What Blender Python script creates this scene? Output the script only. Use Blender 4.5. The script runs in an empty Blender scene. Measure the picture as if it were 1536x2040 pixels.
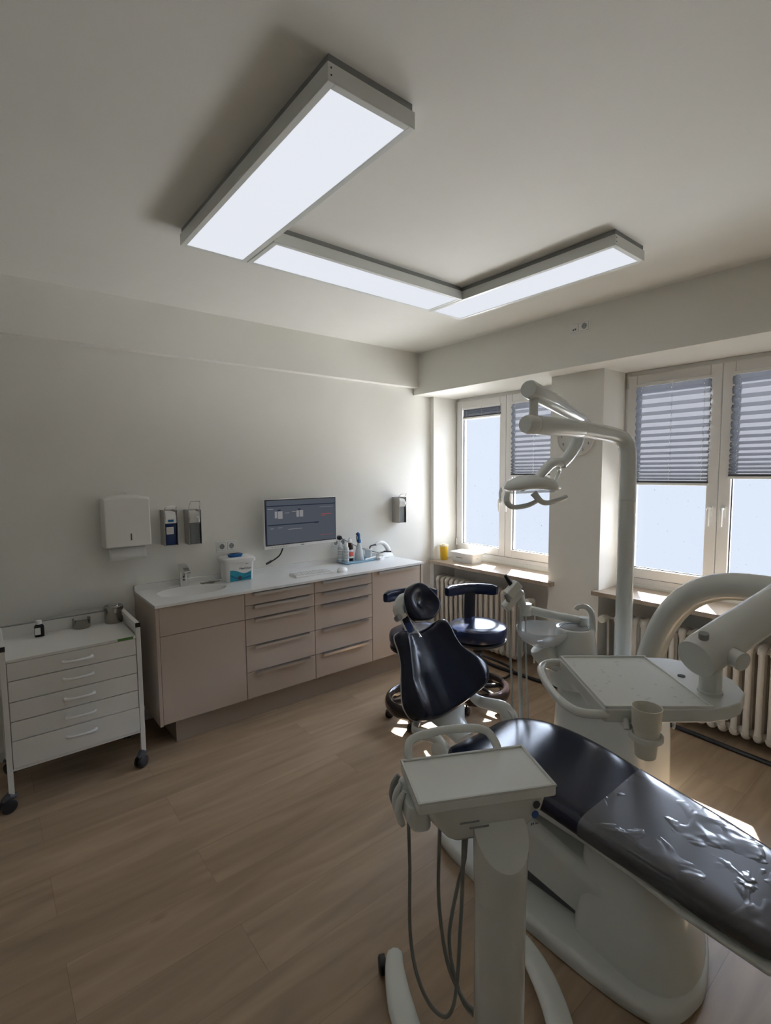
import bpy, bmesh, math, random
from mathutils import Vector, Matrix, Euler
random.seed(7)
PI = math.pi
SC = bpy.context.scene
COL = SC.collection

# ------------------------------------------------------------------ camera
cam_d = bpy.data.cameras.new('camera')
cam = bpy.data.objects.new('camera', cam_d); COL.objects.link(cam)
yaw, pitch, roll = map(math.radians, (50.8845, -4.6865, -0.4622))
F = Vector((math.cos(yaw)*math.cos(pitch), math.sin(yaw)*math.cos(pitch), math.sin(pitch)))
R0 = Vector((math.sin(yaw), -math.cos(yaw), 0)); U0 = R0.cross(F)
R = R0*math.cos(roll)+U0*math.sin(roll); U = -R0*math.sin(roll)+U0*math.cos(roll)
mw = Matrix((R, U, -F)).transposed().to_4x4(); mw.translation = (-3.4589, -3.5532, 1.6552)
cam.matrix_world = mw
cam_d.sensor_fit = 'VERTICAL'; cam_d.sensor_height = 24.0
cam_d.lens = 999.38/2040*24.0
cam_d.clip_start = 0.02
SC.camera = cam
# ------------------------------------------------------------------ light
SC.view_settings.view_transform = 'Standard'; SC.view_settings.look = 'None'
SC.view_settings.gamma = 1.0; SC.view_settings.use_curve_mapping = False
SC.view_settings.exposure = 0.15
SKY_HIGH, SKY_LOW, GROUND = 12.0, 0.84, 14.0  # dim only in the seen band; brightened above and below to light the room
SUN_STRENGTH = 40.0
PANEL_STRENGTH = 0.84
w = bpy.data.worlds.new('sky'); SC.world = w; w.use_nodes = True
nt = w.node_tree; nt.nodes.clear()
out = nt.nodes.new('ShaderNodeOutputWorld'); bg = nt.nodes.new('ShaderNodeBackground')
tc = nt.nodes.new('ShaderNodeTexCoord'); sx = nt.nodes.new('ShaderNodeSeparateXYZ')
mr = nt.nodes.new('ShaderNodeMapRange'); mr.inputs['From Min'].default_value = -1; mr.inputs['From Max'].default_value = 1
cr = nt.nodes.new('ShaderNodeValToRGB')
def sc(c, s): return (c[0]*s, c[1]*s, c[2]*s, 1)
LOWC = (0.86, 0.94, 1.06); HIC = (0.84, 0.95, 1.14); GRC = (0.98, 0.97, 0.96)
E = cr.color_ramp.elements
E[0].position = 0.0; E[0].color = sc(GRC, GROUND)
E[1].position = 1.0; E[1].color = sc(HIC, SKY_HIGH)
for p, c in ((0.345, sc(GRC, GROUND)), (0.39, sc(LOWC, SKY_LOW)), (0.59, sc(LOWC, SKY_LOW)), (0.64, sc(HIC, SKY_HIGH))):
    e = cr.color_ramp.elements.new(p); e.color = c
L = nt.links.new
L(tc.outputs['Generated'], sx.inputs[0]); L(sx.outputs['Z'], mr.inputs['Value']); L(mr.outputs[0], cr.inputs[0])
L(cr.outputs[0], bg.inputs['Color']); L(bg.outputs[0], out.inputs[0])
sd = bpy.data.lights.new('sun', 'SUN'); sd.energy = SUN_STRENGTH; sd.angle = math.radians(0.53); sd.color = (1.0, 0.95, 0.86)
sun = bpy.data.objects.new('sun', sd); COL.objects.link(sun)
_el = math.atan(0.95)
sdir = Vector((-0.87*math.cos(_el), -0.49*math.cos(_el), -math.sin(_el)))
sun.rotation_euler = sdir.to_track_quat('-Z', 'Y').to_euler(); sun.location = (3, 2, 4)

# ------------------------------------------------------------------ materials
def lin(c):
    return tuple(((v/255)/12.92 if v/255 <= .04045 else ((v/255+.055)/1.055)**2.4) for v in c)+(1,)
MATS = {}
def mat(name, col, rough=.5, metal=0., coat=0., var=.06, vs=6., bump=0., bs=60., trans=0., ior=1.45, spec=.5, emis=None, est=0., alpha=1.):
    if name in MATS: return MATS[name]
    m = bpy.data.materials.new(name); m.use_nodes = True
    n = m.node_tree; b = n.nodes['Principled BSDF']; l = n.links.new
    c = tuple(col)+((1,) if len(col) == 3 else ())
    tcn = n.nodes.new('ShaderNodeTexCoord'); no = n.nodes.new('ShaderNodeTexNoise'); no.inputs['Scale'].default_value = vs
    no.inputs['Detail'].default_value = 4
    l(tcn.outputs['Object'], no.inputs['Vector'])
    mx = n.nodes.new('ShaderNodeMix'); mx.data_type = 'RGBA'
    mx.inputs[6].default_value = tuple(v*(1-var) for v in c[:3])+(1,); mx.inputs[7].default_value = tuple(min(1, v*(1+var)) for v in c[:3])+(1,)
    l(no.outputs[0], mx.inputs[0]); l(mx.outputs[2], b.inputs['Base Color'])
    b.inputs['Roughness'].default_value = rough; b.inputs['Metallic'].default_value = metal
    b.inputs['Coat Weight'].default_value = coat; b.inputs['Coat Roughness'].default_value = .08
    b.inputs['Transmission Weight'].default_value = trans; b.inputs['IOR'].default_value = ior
    b.inputs['Specular IOR Level'].default_value = spec; b.inputs['Alpha'].default_value = alpha
    if emis: b.inputs['Emission Color'].default_value = tuple(emis)+(1,); b.inputs['Emission Strength'].default_value = est
    if bump:
        n2 = n.nodes.new('ShaderNodeTexNoise'); n2.inputs['Scale'].default_value = bs; n2.inputs['Detail'].default_value = 3
        bp = n.nodes.new('ShaderNodeBump'); bp.inputs['Strength'].default_value = bump; bp.inputs['Distance'].default_value = .01
        l(tcn.outputs['Object'], n2.inputs['Vector']); l(n2.outputs[0], bp.inputs['Height']); l(bp.outputs[0], b.inputs['Normal'])
    MATS[name] = m; return m
WALL = mat('wall_paint', (.82, .81, .755), .85, var=.02, bump=.04, bs=150)
CEIL = mat('ceiling_paint', (.82, .815, .76), .8, var=.02, bump=.03, bs=120)
TRIMW = mat('white_trim', (.74, .73, .70), .45, var=.02)
PVC = mat('white_window_plastic', (.80, .79, .77), .35, var=.02, coat=.2)
RUBBER = mat('black_rubber', (.012, .012, .014), .6)
DGASK = mat('dark_gasket', (.03, .035, .045), .5)
STONE = mat('beige_stone_sill', (.40, .325, .25), .35, var=.22, vs=30)
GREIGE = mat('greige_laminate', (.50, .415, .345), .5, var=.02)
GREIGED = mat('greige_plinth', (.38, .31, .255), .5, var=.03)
CORIAN = mat('white_worktop', (.80, .80, .78), .22, var=.02, coat=.15)
ALU = mat('brushed_aluminium', (.52, .50, .48), .35, metal=.9, var=.04)
GAP = mat('gap_shade', (.05, .04, .035), .8)  # shade of the gaps between fronts, painted into the carcass colour
CHROME = mat('chrome', (.75, .75, .75), .12, metal=1., var=.02)
STEEL = mat('polished_steel', (.36, .345, .31), .25, metal=1., var=.10, vs=20)
WHITEM = mat('white_cabinet_metal', (.80, .79, .75), .33, var=.02)
WPLA = mat('white_plastic', (.84, .84, .82), .33, var=.02)
CLEARP = mat('milky_plastic', (.80, .84, .84), .25, var=.02, trans=.35)
BLKP = mat('black_plastic', (.02, .02, .024), .4)
DGRY = mat('dark_grey_plastic', (.07, .075, .085), .45)
DENT = mat('pale_grey_enamel', (.70, .725, .695), .22, var=.015, coat=.4)
DENT2 = mat('matt_pale_grey', (.76, .78, .75), .36, var=.015)
DENTD = mat('mid_grey_plastic', (.30, .31, .30), .45)
HOSE = mat('grey_hose', (.20, .20, .18), .5)
LEATH = mat('midnight_blue_leather', (.006, .009, .024), .20, var=.1, bump=.03, bs=260, spec=.42)
LEATH2 = mat('navy_stool_vinyl', (.010, .017, .046), .20, var=.1, bump=.02, bs=200, spec=.5)
PIPING = mat('grey_piping', (.45, .46, .47), .45)
BLUEP = mat('blue_plastic', (.015, .12, .35), .35)
TEAL = mat('teal_print', (.02, .30, .42), .4, var=.3, vs=14)
TEAL2 = mat('deep_teal_print', (.012, .15, .30), .4)
PAPER = mat('paper', (.78, .78, .76), .8)
INK = mat('grey_ink', (.10, .10, .11), .6)
YEL = mat('yellow_plastic', (.80, .50, .03), .4)
GREEN = mat('green_sticker', (.08, .22, .05), .6)
AMBER = mat('amber_glass', (.035, .010, .004), .15)
REDL = mat('red_label', (.60, .10, .06), .5)
BLIND = mat('grey_pleated_fabric', (.25, .26, .29), .85, var=.05)
RADM = mat('radiator_enamel', (.66, .61, .54), .35, var=.03)
CREAM = mat('cream_plastic', (.80, .78, .70), .4)
TRAYB = mat('pale_blue_tray', (.35, .55, .70), .35)

# window glass: see-through pane with a reflection
m = bpy.data.materials.new('window_glass'); m.use_nodes = True; n = m.node_tree; n.nodes.clear()
o_ = n.nodes.new('ShaderNodeOutputMaterial'); t_ = n.nodes.new('ShaderNodeBsdfTransparent'); g_ = n.nodes.new('ShaderNodeBsdfGlossy')
g_.inputs['Roughness'].default_value = .02; f_ = n.nodes.new('ShaderNodeFresnel'); f_.inputs[0].default_value = 1.25
mx_ = n.nodes.new('ShaderNodeMixShader')
tcn = n.nodes.new('ShaderNodeTexCoord'); vo = n.nodes.new('ShaderNodeTexNoise'); vo.inputs['Scale'].default_value = 45; vo.inputs['Detail'].default_value = 6
rp = n.nodes.new('ShaderNodeValToRGB'); rp.color_ramp.elements[0].position = .69; rp.color_ramp.elements[0].color = (.97, .98, 1, 1)
rp.color_ramp.elements[1].position = .76; rp.color_ramp.elements[1].color = (.78, .82, .86, 1)
n.links.new(tcn.outputs['Object'], vo.inputs['Vector']); n.links.new(vo.outputs[0], rp.inputs[0]); n.links.new(rp.outputs[0], t_.inputs[0])
n.links.new(f_.outputs[0], mx_.inputs[0]); n.links.new(t_.outputs[0], mx_.inputs[1]); n.links.new(g_.outputs[0], mx_.inputs[2]); n.links.new(mx_.outputs[0], o_.inputs[0])
GLASS = m
# pleated fabric lets a little daylight through
def translucent(name, col, tcol, f):
    m = bpy.data.materials.new(name); m.use_nodes = True; n = m.node_tree; n.nodes.clear()
    o = n.nodes.new('ShaderNodeOutputMaterial'); d = n.nodes.new('ShaderNodeBsdfDiffuse'); t = n.nodes.new('ShaderNodeBsdfTranslucent')
    x = n.nodes.new('ShaderNodeMixShader'); d.inputs[0].default_value = col+(1,); t.inputs[0].default_value = tcol+(1,); x.inputs[0].default_value = f
    tcn = n.nodes.new('ShaderNodeTexCoord'); no = n.nodes.new('ShaderNodeTexNoise'); no.inputs['Scale'].default_value = 200
    bp = n.nodes.new('ShaderNodeBump'); bp.inputs['Strength'].default_value = .1
    n.links.new(tcn.outputs['Object'], no.inputs['Vector']); n.links.new(no.outputs[0], bp.inputs['Height']); n.links.new(bp.outputs[0], d.inputs['Normal'])
    n.links.new(d.outputs[0], x.inputs[1]); n.links.new(t.outputs[0], x.inputs[2]); n.links.new(x.outputs[0], o.inputs[0]); return m
BLIND = translucent('grey_pleated_fabric_lit', (.21, .22, .235), (.115, .12, .135), .28)
m = bpy.data.materials.new('frosted_bowl'); m.use_nodes = True; n = m.node_tree; b_ = n.nodes['Principled BSDF']; FROST = m
b_.inputs['Base Color'].default_value = (.74, .78, .79, 1); b_.inputs['Roughness'].default_value = .2; b_.inputs['Alpha'].default_value = .5

# oak planks
def oak():
    m = bpy.data.materials.new('oak_planks'); m.use_nodes = True; n = m.node_tree; b = n.nodes['Principled BSDF']; l = n.links.new
    tcn = n.nodes.new('ShaderNodeTexCoord')
    br = n.nodes.new('ShaderNodeTexBrick'); br.offset = .37; br.inputs['Scale'].default_value = 1
    br.inputs['Mortar Size'].default_value = .0011; br.inputs['Brick Width'].default_value = 1.4; br.inputs['Row Height'].default_value = .235
    br.inputs['Color1'].default_value = (.0, .0, .0, 1); br.inputs['Color2'].default_value = (1, 1, 1, 1); br.inputs['Mortar'].default_value = (.5, .5, .5, 1)
    l(tcn.outputs['Object'], br.inputs['Vector'])
    mp = n.nodes.new('ShaderNodeMapping'); mp.inputs['Scale'].default_value = (1.1, 9, 1); l(tcn.outputs['Object'], mp.inputs[0])
    ad = n.nodes.new('ShaderNodeVectorMath'); ad.operation = 'MULTIPLY_ADD'; ad.inputs[1].default_value = (7, 5, 0)
    l(br.outputs['Color'], ad.inputs[0]); l(mp.outputs[0], ad.inputs[2])
    g1 = n.nodes.new('ShaderNodeTexNoise'); g1.inputs['Scale'].default_value = 1.6; g1.inputs['Detail'].default_value = 7; g1.inputs['Distortion'].default_value = .6
    l(ad.outputs[0], g1.inputs['Vector'])
    r1 = n.nodes.new('ShaderNodeValToRGB'); e = r1.color_ramp.elements
    e[0].position = .28; e[0].color = (.300, .212, .138, 1); e[1].position = .72; e[1].color = (.440, .325, .215, 1)
    q = e.new(.5); q.color = (.375, .270, .175, 1)
    l(g1.outputs[0], r1.inputs[0])
    hs = n.nodes.new('ShaderNodeHueSaturation'); mr2 = n.nodes.new('ShaderNodeMapRange'); mr2.inputs['To Min'].default_value = .93; mr2.inputs['To Max'].default_value = 1.07
    l(br.outputs['Color'], mr2.inputs['Value']); l(mr2.outputs[0], hs.inputs['Value']); l(r1.outputs[0], hs.inputs['Color'])
    kn = n.nodes.new('ShaderNodeTexVoronoi'); kn.inputs['Scale'].default_value = 1.0
    mp2 = n.nodes.new('ShaderNodeMapping'); mp2.inputs['Scale'].default_value = (1.2, 2.6, 1); l(tcn.outputs['Object'], mp2.inputs[0]); l(mp2.outputs[0], kn.inputs['Vector'])
    r2 = n.nodes.new('ShaderNodeValToRGB'); r2.color_ramp.elements[0].position = 0; r2.color_ramp.elements[0].color = (.5, .42, .35, 1)
    r2.color_ramp.elements[1].position = .05; r2.color_ramp.elements[1].color = (1, 1, 1, 1); l(kn.outputs['Distance'], r2.inputs[0])
    mm = n.nodes.new('ShaderNodeMix'); mm.data_type = 'RGBA'; mm.blend_type = 'MULTIPLY'; mm.inputs[0].default_value = .8
    l(hs.outputs[0], mm.inputs[6]); l(r2.outputs[0], mm.inputs[7])
    mo = n.nodes.new('ShaderNodeMix'); mo.data_type = 'RGBA'; mo.blend_type = 'MULTIPLY'; l(br.outputs['Fac'], mo.inputs[0])
    l(mm.outputs[2], mo.inputs[6]); mo.inputs[7].default_value = (.74, .70, .67, 1); l(mo.outputs[2], b.inputs['Base Color'])
    b.inputs['Roughness'].default_value = .42; b.inputs['Specular IOR Level'].default_value = .4
    bp = n.nodes.new('ShaderNodeBump'); bp.inputs['Strength'].default_value = .08; bp.inputs['Distance'].default_value = .004
    l(g1.outputs[0], bp.inputs['Height']); l(bp.outputs[0], b.inputs['Normal'])
    return m
OAK = oak()
def emitter(name, col, s):
    m = bpy.data.materials.new(name); m.use_nodes = True; n = m.node_tree; n.nodes.clear()
    o = n.nodes.new('ShaderNodeOutputMaterial'); e = n.nodes.new('ShaderNodeEmission'); e.inputs[1].default_value = s
    tcn = n.nodes.new('ShaderNodeTexCoord'); no = n.nodes.new('ShaderNodeTexNoise'); no.inputs['Scale'].default_value = 1.5
    x = n.nodes.new('ShaderNodeMix'); x.data_type = 'RGBA'; x.inputs[6].default_value = tuple(v*.97 for v in col)+(1,); x.inputs[7].default_value = col+(1,)
    n.links.new(tcn.outputs['Object'], no.inputs['Vector']); n.links.new(no.outputs[0], x.inputs[0]); n.links.new(x.outputs[2], e.inputs[0])
    n.links.new(e.outputs[0], o.inputs[0]); return m
PANEL = emitter('lit_diffuser', (.86, .89, .96), PANEL_STRENGTH)
def screen_mat():
    m = emitter('screen_glow', (.06, .068, .085), 1.0)
    return m
SCREEN = screen_mat()
SCR_D = emitter('screen_dark_bar', (.02, .028, .045), .8)
SCR_L = emitter('screen_light_block', (.19, .19, .20), 1)
SCR_R = emitter('screen_red_text', (.20, .06, .06), 1)

# ------------------------------------------------------------------ mesh builder
def cr_spline(pts, n=6, closed=False):
    P = [Vector(p) for p in pts]; o = []; N = len(P)
    rng = range(N if closed else N-1)
    for i in rng:
        if closed: a, b, c, d = P[(i-1) % N], P[i], P[(i+1) % N], P[(i+2) % N]
        else: a, b, c, d = P[max(i-1, 0)], P[i], P[i+1], P[min(i+2, N-1)]
        for k in range(n):
            t = k/n
            o.append(.5*((2*b)+(c-a)*t+(2*a-5*b+4*c-d)*t*t+(3*b-a-3*c+d)*t**3))
    if not closed: o.append(P[-1])
    return o
class MB:
    def __init__(s): s.v = []; s.f = []
    def add(s, vs, fs, M=None):
        k = len(s.v)
        s.v += [tuple(M @ Vector(v)) if M else tuple(v) for v in vs]
        s.f += [tuple(i+k for i in f) for f in fs]; return s
    def box(s, x0, x1, y0, y1, z0, z1, M=None):
        vs = [(x, y, z) for z in (z0, z1) for x, y in ((x0, y0), (x1, y0), (x1, y1), (x0, y1))]
        return s.add(vs, [(3, 2, 1, 0), (4, 5, 6, 7), (0, 1, 5, 4), (1, 2, 6, 5), (2, 3, 7, 6), (3, 0, 4, 7)], M)
    def cbox(s, c, d, M=None):
        return s.box(c[0]-d[0]/2, c[0]+d[0]/2, c[1]-d[1]/2, c[1]+d[1]/2, c[2]-d[2]/2, c[2]+d[2]/2, M)
    def loft(s, rings, cap0=True, cap1=True, M=None, wrap=False):
        n = len(rings[0]); vs = [p for r in rings for p in r]; fs = []
        K = len(rings)
        for i in range(K if wrap else K-1):
            for j in range(n):
                a, b = i*n+j, i*n+(j+1) % n; i2 = (i+1) % K; c, d = i2*n+(j+1) % n, i2*n+j
                fs.append((a, b, c, d))
        if not wrap:
            if cap0: fs.append(tuple(reversed(range(n))))
            if cap1: fs.append(tuple(range((K-1)*n, K*n)))
        return s.add(vs, fs, M)
    def tube(s, pts, r, n=12, sub=0, closed=False, M=None, sy=1., up=None, cap=True):
        P = [Vector(p) for p in pts]
        rr = list(r) if isinstance(r, (list, tuple)) else [r]*len(P)
        if sub:
            N0 = len(P); P = cr_spline(P, sub, closed)
            rr = [rr[min(int(i/sub), N0-1)]*(1-(i/sub) % 1)+rr[min(int(i/sub)+1, N0-1) if not closed else (int(i/sub)+1) % N0]*((i/sub) % 1) for i in range(len(P))]
        T = []
        for i in range(len(P)):
            a = P[i-1] if (i or closed) else P[0]; b = P[(i+1) % len(P)] if (i < len(P)-1 or closed) else P[-1]
            T.append((b-a).normalized())
        u = Vector(up) if up else (Vector((0, 0, 1)) if abs(T[0].z) < .9 else Vector((1, 0, 0)))
        u = (u-T[0]*u.dot(T[0])).normalized(); rings = []
        for p, t, q in zip(P, T, rr):
            u = (u-t*u.dot(t)).normalized(); w_ = t.cross(u)
            rings.append([p+(u*math.cos(2*PI*k/n)+w_*(math.sin(2*PI*k/n)*sy))*q for k in range(n)])
        return s.loft(rings, cap, cap, M, wrap=closed)
    def cyl(s, a, b, r0, r1=None, n=24, M=None):
        return s.tube([a, b], [r0, r0 if r1 is None else r1], n, M=M)
    def lathe(s, prof, o=(0, 0, 0), n=32, M=None, cap=True):
        rings = [[(o[0]+r*math.cos(2*PI*k/n), o[1]+r*math.sin(2*PI*k/n), o[2]+z) for k in range(n)] for r, z in prof]
        return s.loft(rings, cap, cap, M)
    def prism(s, poly, z0, z1, M=None):
        return s.loft([[(x, y, z0) for x, y in poly], [(x, y, z1) for x, y in poly]], True, True, M)
    def torus(s, R_, r, z=0, o=(0, 0), n=48, k=14, sz=1.):
        rings = []
        for i in range(n):
            a = 2*PI*i/n
            rings.append([(o[0]+(R_+r*math.cos(2*PI*j/k))*math.cos(a), o[1]+(R_+r*math.cos(2*PI*j/k))*math.sin(a), z+r*sz*math.sin(2*PI*j/k)) for j in range(k)])
        return s.loft(rings, wrap=True)
def rrect(x0, x1, y0, y1, r, n=5):
    o = []
    for cx, cy, a0 in ((x1-r, y1-r, 0), (x0+r, y1-r, 90), (x0+r, y0+r, 180), (x1-r, y0+r, 270)):
        for k in range(n+1):
            a = math.radians(a0+90*k/n); o.append((cx+r*math.cos(a), cy+r*math.sin(a)))
    return o
def sring(cx, cz, wx, hz, y, e=.45, n=36, ez=None):
    ez = ez or e; o = []
    for k in range(n):
        a = 2*PI*k/n; c, s_ = math.cos(a), math.sin(a)
        o.append((cx+wx*math.copysign(abs(c)**e, c), y, cz+hz*math.copysign(abs(s_)**ez, s_)))
    return o
def obj(name, mb, m, parent=None, bevel=0., seg=2, smooth=True, off=(0, 0, 0), ang=35, label=None, sub=0, solid=0.):
    me = bpy.data.meshes.new(name); ox, oy, oz = off
    me.from_pydata([(x-ox, y-oy, z-oz) for x, y, z in mb.v], [], mb.f)
    bm = bmesh.new(); bm.from_mesh(me); bmesh.ops.recalc_face_normals(bm, faces=bm.faces); bm.to_mesh(me); bm.free()
    me.materials.append(m)
    if smooth:
        me.shade_smooth()
        if not bevel: me.set_sharp_from_angle(angle=math.radians(ang))
    o = bpy.data.objects.new(name, me); COL.objects.link(o)
    if parent: o.parent = parent
    if solid:
        md = o.modifiers.new('solidify', 'SOLIDIFY'); md.thickness = solid; md.offset = -1
    if bevel:
        md = o.modifiers.new('bevel', 'BEVEL'); md.width = bevel; md.segments = seg; md.limit_method = 'ANGLE'; md.angle_limit = math.radians(ang)
        md.harden_normals = True
    if sub:
        md = o.modifiers.new('subsurf', 'SUBSURF'); md.levels = sub; md.render_levels = sub
    if label: o['label'] = label
    return o
class Thing:
    """an Empty at the thing's base; parts are given in world coordinates (loc/rot undone) or local ones"""
    def __init__(s, name, label, cat, loc=(0, 0, 0), rz=0., group=None):
        s.o = bpy.data.objects.new(name, None); COL.objects.link(s.o); s.o.empty_display_size = .05
        s.o.location = loc; s.o.rotation_euler = (0, 0, rz); s.loc = loc
        s.o['label'] = label; s.o['category'] = cat
        if group: s.o['group'] = group
    def w(s, name, mb, m, **k):   # world coordinates (only for unrotated things)
        return obj(name, mb, m, s.o, off=s.loc, **k)
    def l(s, name, mb, m, **k):
        return obj(name, mb, m, s.o, **k)
    def sub(s, part, name, mb, m, **k):
        return obj(name, mb, m, part, **k)
def tag(o, label, cat, group=None):
    o['label'] = label; o['category'] = cat
    if group: o['group'] = group
    return o
def struct(name, mb, m, **k):
    o = obj(name, mb, m, **k); o['kind'] = 'structure'; return o
def copy_tree(o, parent=None):
    c = o.copy(); COL.objects.link(c)
    if parent: c.parent = parent
    for ch in list(o.children): copy_tree(ch, c)
    return c
def text(name, body, size, M, m, parent=None, depth=.0006, align='CENTER', label=None):
    cu = bpy.data.curves.new(name, 'FONT'); cu.body = body; cu.size = size; cu.extrude = depth; cu.align_x = align; cu.align_y = 'CENTER'
    t = bpy.data.objects.new(name, cu); COL.objects.link(t)
    dg = bpy.context.evaluated_depsgraph_get(); me = bpy.data.meshes.new_from_object(t.evaluated_get(dg))
    bpy.data.objects.remove(t); me.transform(M); me.materials.clear(); me.materials.append(m)
    o = bpy.data.objects.new(name, me); COL.objects.link(o)
    if parent: o.parent = parent
    if label: o['label'] = label
    return o
def frame(o, ex, ey):
    ex = Vector(ex).normalized(); ey = Vector(ey).normalized(); ez = ex.cross(ey)
    M = Matrix((ex, ey, ez)).transposed().to_4x4(); M.translation = o; return M

# ------------------------------------------------------------------ the room
ZC = 2.735; ZN = 2.361; XW = .40; XL = -4.25; YF = -4.6
struct('floor', MB().box(XL-.1, XW, YF-.1, .1, -.1, 0), OAK, smooth=False)
struct('ceiling', MB().box(XL-.1, XW, YF-.1, .1, ZC, ZC+.12), CEIL, smooth=False)
struct('wall_back', MB().box(XL, XW, 0, .12, 0, ZC), WALL, smooth=False)
struct('wall_left', MB().box(XL-.12, XL, YF-.12, .12, 0, ZC), WALL, smooth=False)
struct('wall_front', MB().box(XL, XW, YF-.12, YF, 0, ZC), WALL, smooth=False)
N1 = (-1.3282, -.0485); N2 = (-3.01, -1.7453); SILLZ = .778
ww = MB()
ww.box(0, XW, -.0485, 0, 0, ZN).box(0, XW, -1.7453, -1.3282, 0, ZN).box(0, XW, YF, -3.01, 0, ZN)
for a, b in (N1, N2): ww.box(.30, XW, a, b, 0, .80)
struct('wall_right', ww, WALL, smooth=False)
struct('trim_1', MB().box(XL, -.22, -.0712, 0, 2.423, ZC), WALL, smooth=False)['label'] = 'shallow boxed beam along the back wall under the ceiling'
struct('trim_2', MB().box(-.22, XW, YF, 0, ZN, ZC), WALL, smooth=False)['label'] = 'deep boxed beam over the windows'
struct('baseboard_back', MB().box(XL, -.02, -.014, 0, 0, .06), TRIMW, bevel=.002)
struct('baseboard_right', MB().box(-.016, 0, -1.76, -1.31, 0, .07).box(-.016, 0, YF, -3.0, 0, .07), TRIMW, bevel=.002)
for i, (a, b) in enumerate(((-1.385, -.03), (-3.06, -1.715))):
    s_ = struct('trim_%d' % (i+3), MB().box(-.055, .0, a, b, .747, SILLZ).box(-.001, .33, (N1, N2)[i][0]+.001, (N1, N2)[i][1]-.001, .747, SILLZ), STONE, bevel=.003)
    s_['label'] = 'polished beige stone sill of the %s window' % ('corner', 'near')[i]

# windows: frame ring, two sashes each with a pane
def ring_yz(mb, x0, x1, y0, y1, z0, z1, t, tb=None):
    tb = tb or t
    mb.box(x0, x1, y0, y0+t, z0, z1); mb.box(x0, x1, y1-t, y1, z0, z1)
    mb.box(x0, x1, y0+t, y1-t, z0, z0+tb); mb.box(x0, x1, y0+t, y1-t, z1-t, z1)
def make_window(idx, y0, y1, mid, z0=.80, z1=2.361):
    r = bpy.data.objects.new('window_%d' % idx, None); COL.objects.link(r); r.location = (.33, (y0+y1)/2, z0); r['kind'] = 'structure'
    off = tuple(r.location)
    m1 = MB(); ring_yz(m1, .322, .385, y0, y1, z0, z1, .036, .05)
    m1.box(.306, .34, y0, y1, SILLZ+.001, z0+.012)
    obj('frame', m1, PVC, r, bevel=.003, off=off)
    obj('frame_seam', MB().box(.318, .3225, y0+.022, y1-.022, z0+.046, z0+.050), DENTD, r, off=off)
    for a, b, inner in ((mid+.002, y1-.024, 'left'), (y0+.024, mid-.002, 'right')):
        m2 = MB(); ring_yz(m2, .304, .37, a, b, z0+.055, z1-.03, .068)
        sash = obj('sash', m2, PVC, r, bevel=.005, off=off)
        m3 = MB(); ring_yz(m3, .327, .333, a+.066, b-.066, z0+.121, z1-.096, .008)
        obj('gasket', m3, DGASK, sash, off=off)
        obj('pane', MB().box(.346, .350, a+.062, b-.062, z0+.117, z1-.092), GLASS, sash, off=off, smooth=False)
        hy = a+.036 if inner == 'left' else b-.036
        m4 = MB().box(.297, .304, hy-.014, hy+.014, 1.335, 1.405)
        m4.tube([(.298, hy, 1.39), (.272, hy, 1.39), (.262, hy, 1.38), (.260, hy, 1.34), (.262, hy, 1.275)], [.009, .009, .010, .0095, .008], 10, sub=3)
        obj('handle', m4, WPLA, sash, off=off, bevel=.0015)
        hz = b if inner == 'left' else a
        m5 = MB()
        for zz in (z0+.10, z1-.12): m5.cyl((.303, hz, zz), (.303, hz, zz+.07), .007, n=10)
        obj('hinge', m5, ALU, sash, off=off)
    return r
make_window(1, N1[0], N1[1], -.672)
make_window(2, N2[0], N2[1], -2.378)

# pleated blinds (hang on the sashes: things of their own)
def make_blind(y0, y1, ztop, zbot, folds, label):
    t = Thing('pleated_blind', label, 'window blind', (.30, (y0+y1)/2, zbot), group='grey pleated blinds')
    x = .300
    t.w('top_rail', MB().box(x-.010, x+.008, y0, y1, ztop-.018, ztop), WPLA, bevel=.002)
    t.w('bottom_rail', MB().box(x-.012, x+.008, y0, y1, zbot-.014, zbot+.003), WPLA, bevel=.002)
    t.w('bottom_band', MB().box(x-.010, x+.006, y0+.004, y1-.004, zbot+.003, zbot+.017), DGRY, bevel=.001)
    mb = MB(); n = folds*2; zt = ztop-.018; zb = zbot+.017; pts = []
    for k in range(n+1):
        # pleats hang open at the top, closer together near the bottom rail
        q = k/n; z = zt-(zt-zb)*(q*(1.0+.55*(1-q)) if folds > 8 else q)
        pts.append((x+(-.011 if k % 2 else .008), z))
    vs = []; fs = []
    for px, pz in pts: vs += [(px, y0+.004, pz), (px, y1-.004, pz)]
    for k in range(n): fs.append((2*k, 2*k+1, 2*k+3, 2*k+2))
    mb.add(vs, fs)
    t.w('pleated_fabric', mb, BLIND, smooth=False)
    for f in (.09, .5, .91):
        cd = MB()
        yy = y0+(y1-y0)*f
        if folds > 8:
            for k in range(1, n, 2):
                cd.cbox((x-.0125, yy, pts[k][1]+.001), (.0025, .005, .0055))
        cd.cyl((x-.001, yy, zt), (x-.001, yy, zb), .0007, n=6)
        t.w('cord', cd, WPLA, smooth=False)
    t.w('tilt_knob', MB().cbox((x-.016, (y0+y1)/2, ztop-.008), (.014, .03, .012)), WPLA, bevel=.003)
    return t
make_blind(-.617, -.160, 2.262, 2.165, 5, 'grey pleated blind pulled fully up on the corner window, its left sash')
make_blind(-1.215, -.735, 2.262, 1.605, 15, 'grey pleated blind half lowered on the corner window, left of the clock pillar')
make_blind(-2.323, -1.832, 2.262, 1.553, 16, 'grey pleated blind half lowered on the near window, the leaf closest to the clock pillar')
make_blind(-2.925, -2.432, 2.262, 1.600, 15, 'grey half-lowered pleated blind on the near window, cut by the right picture edge')

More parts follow.
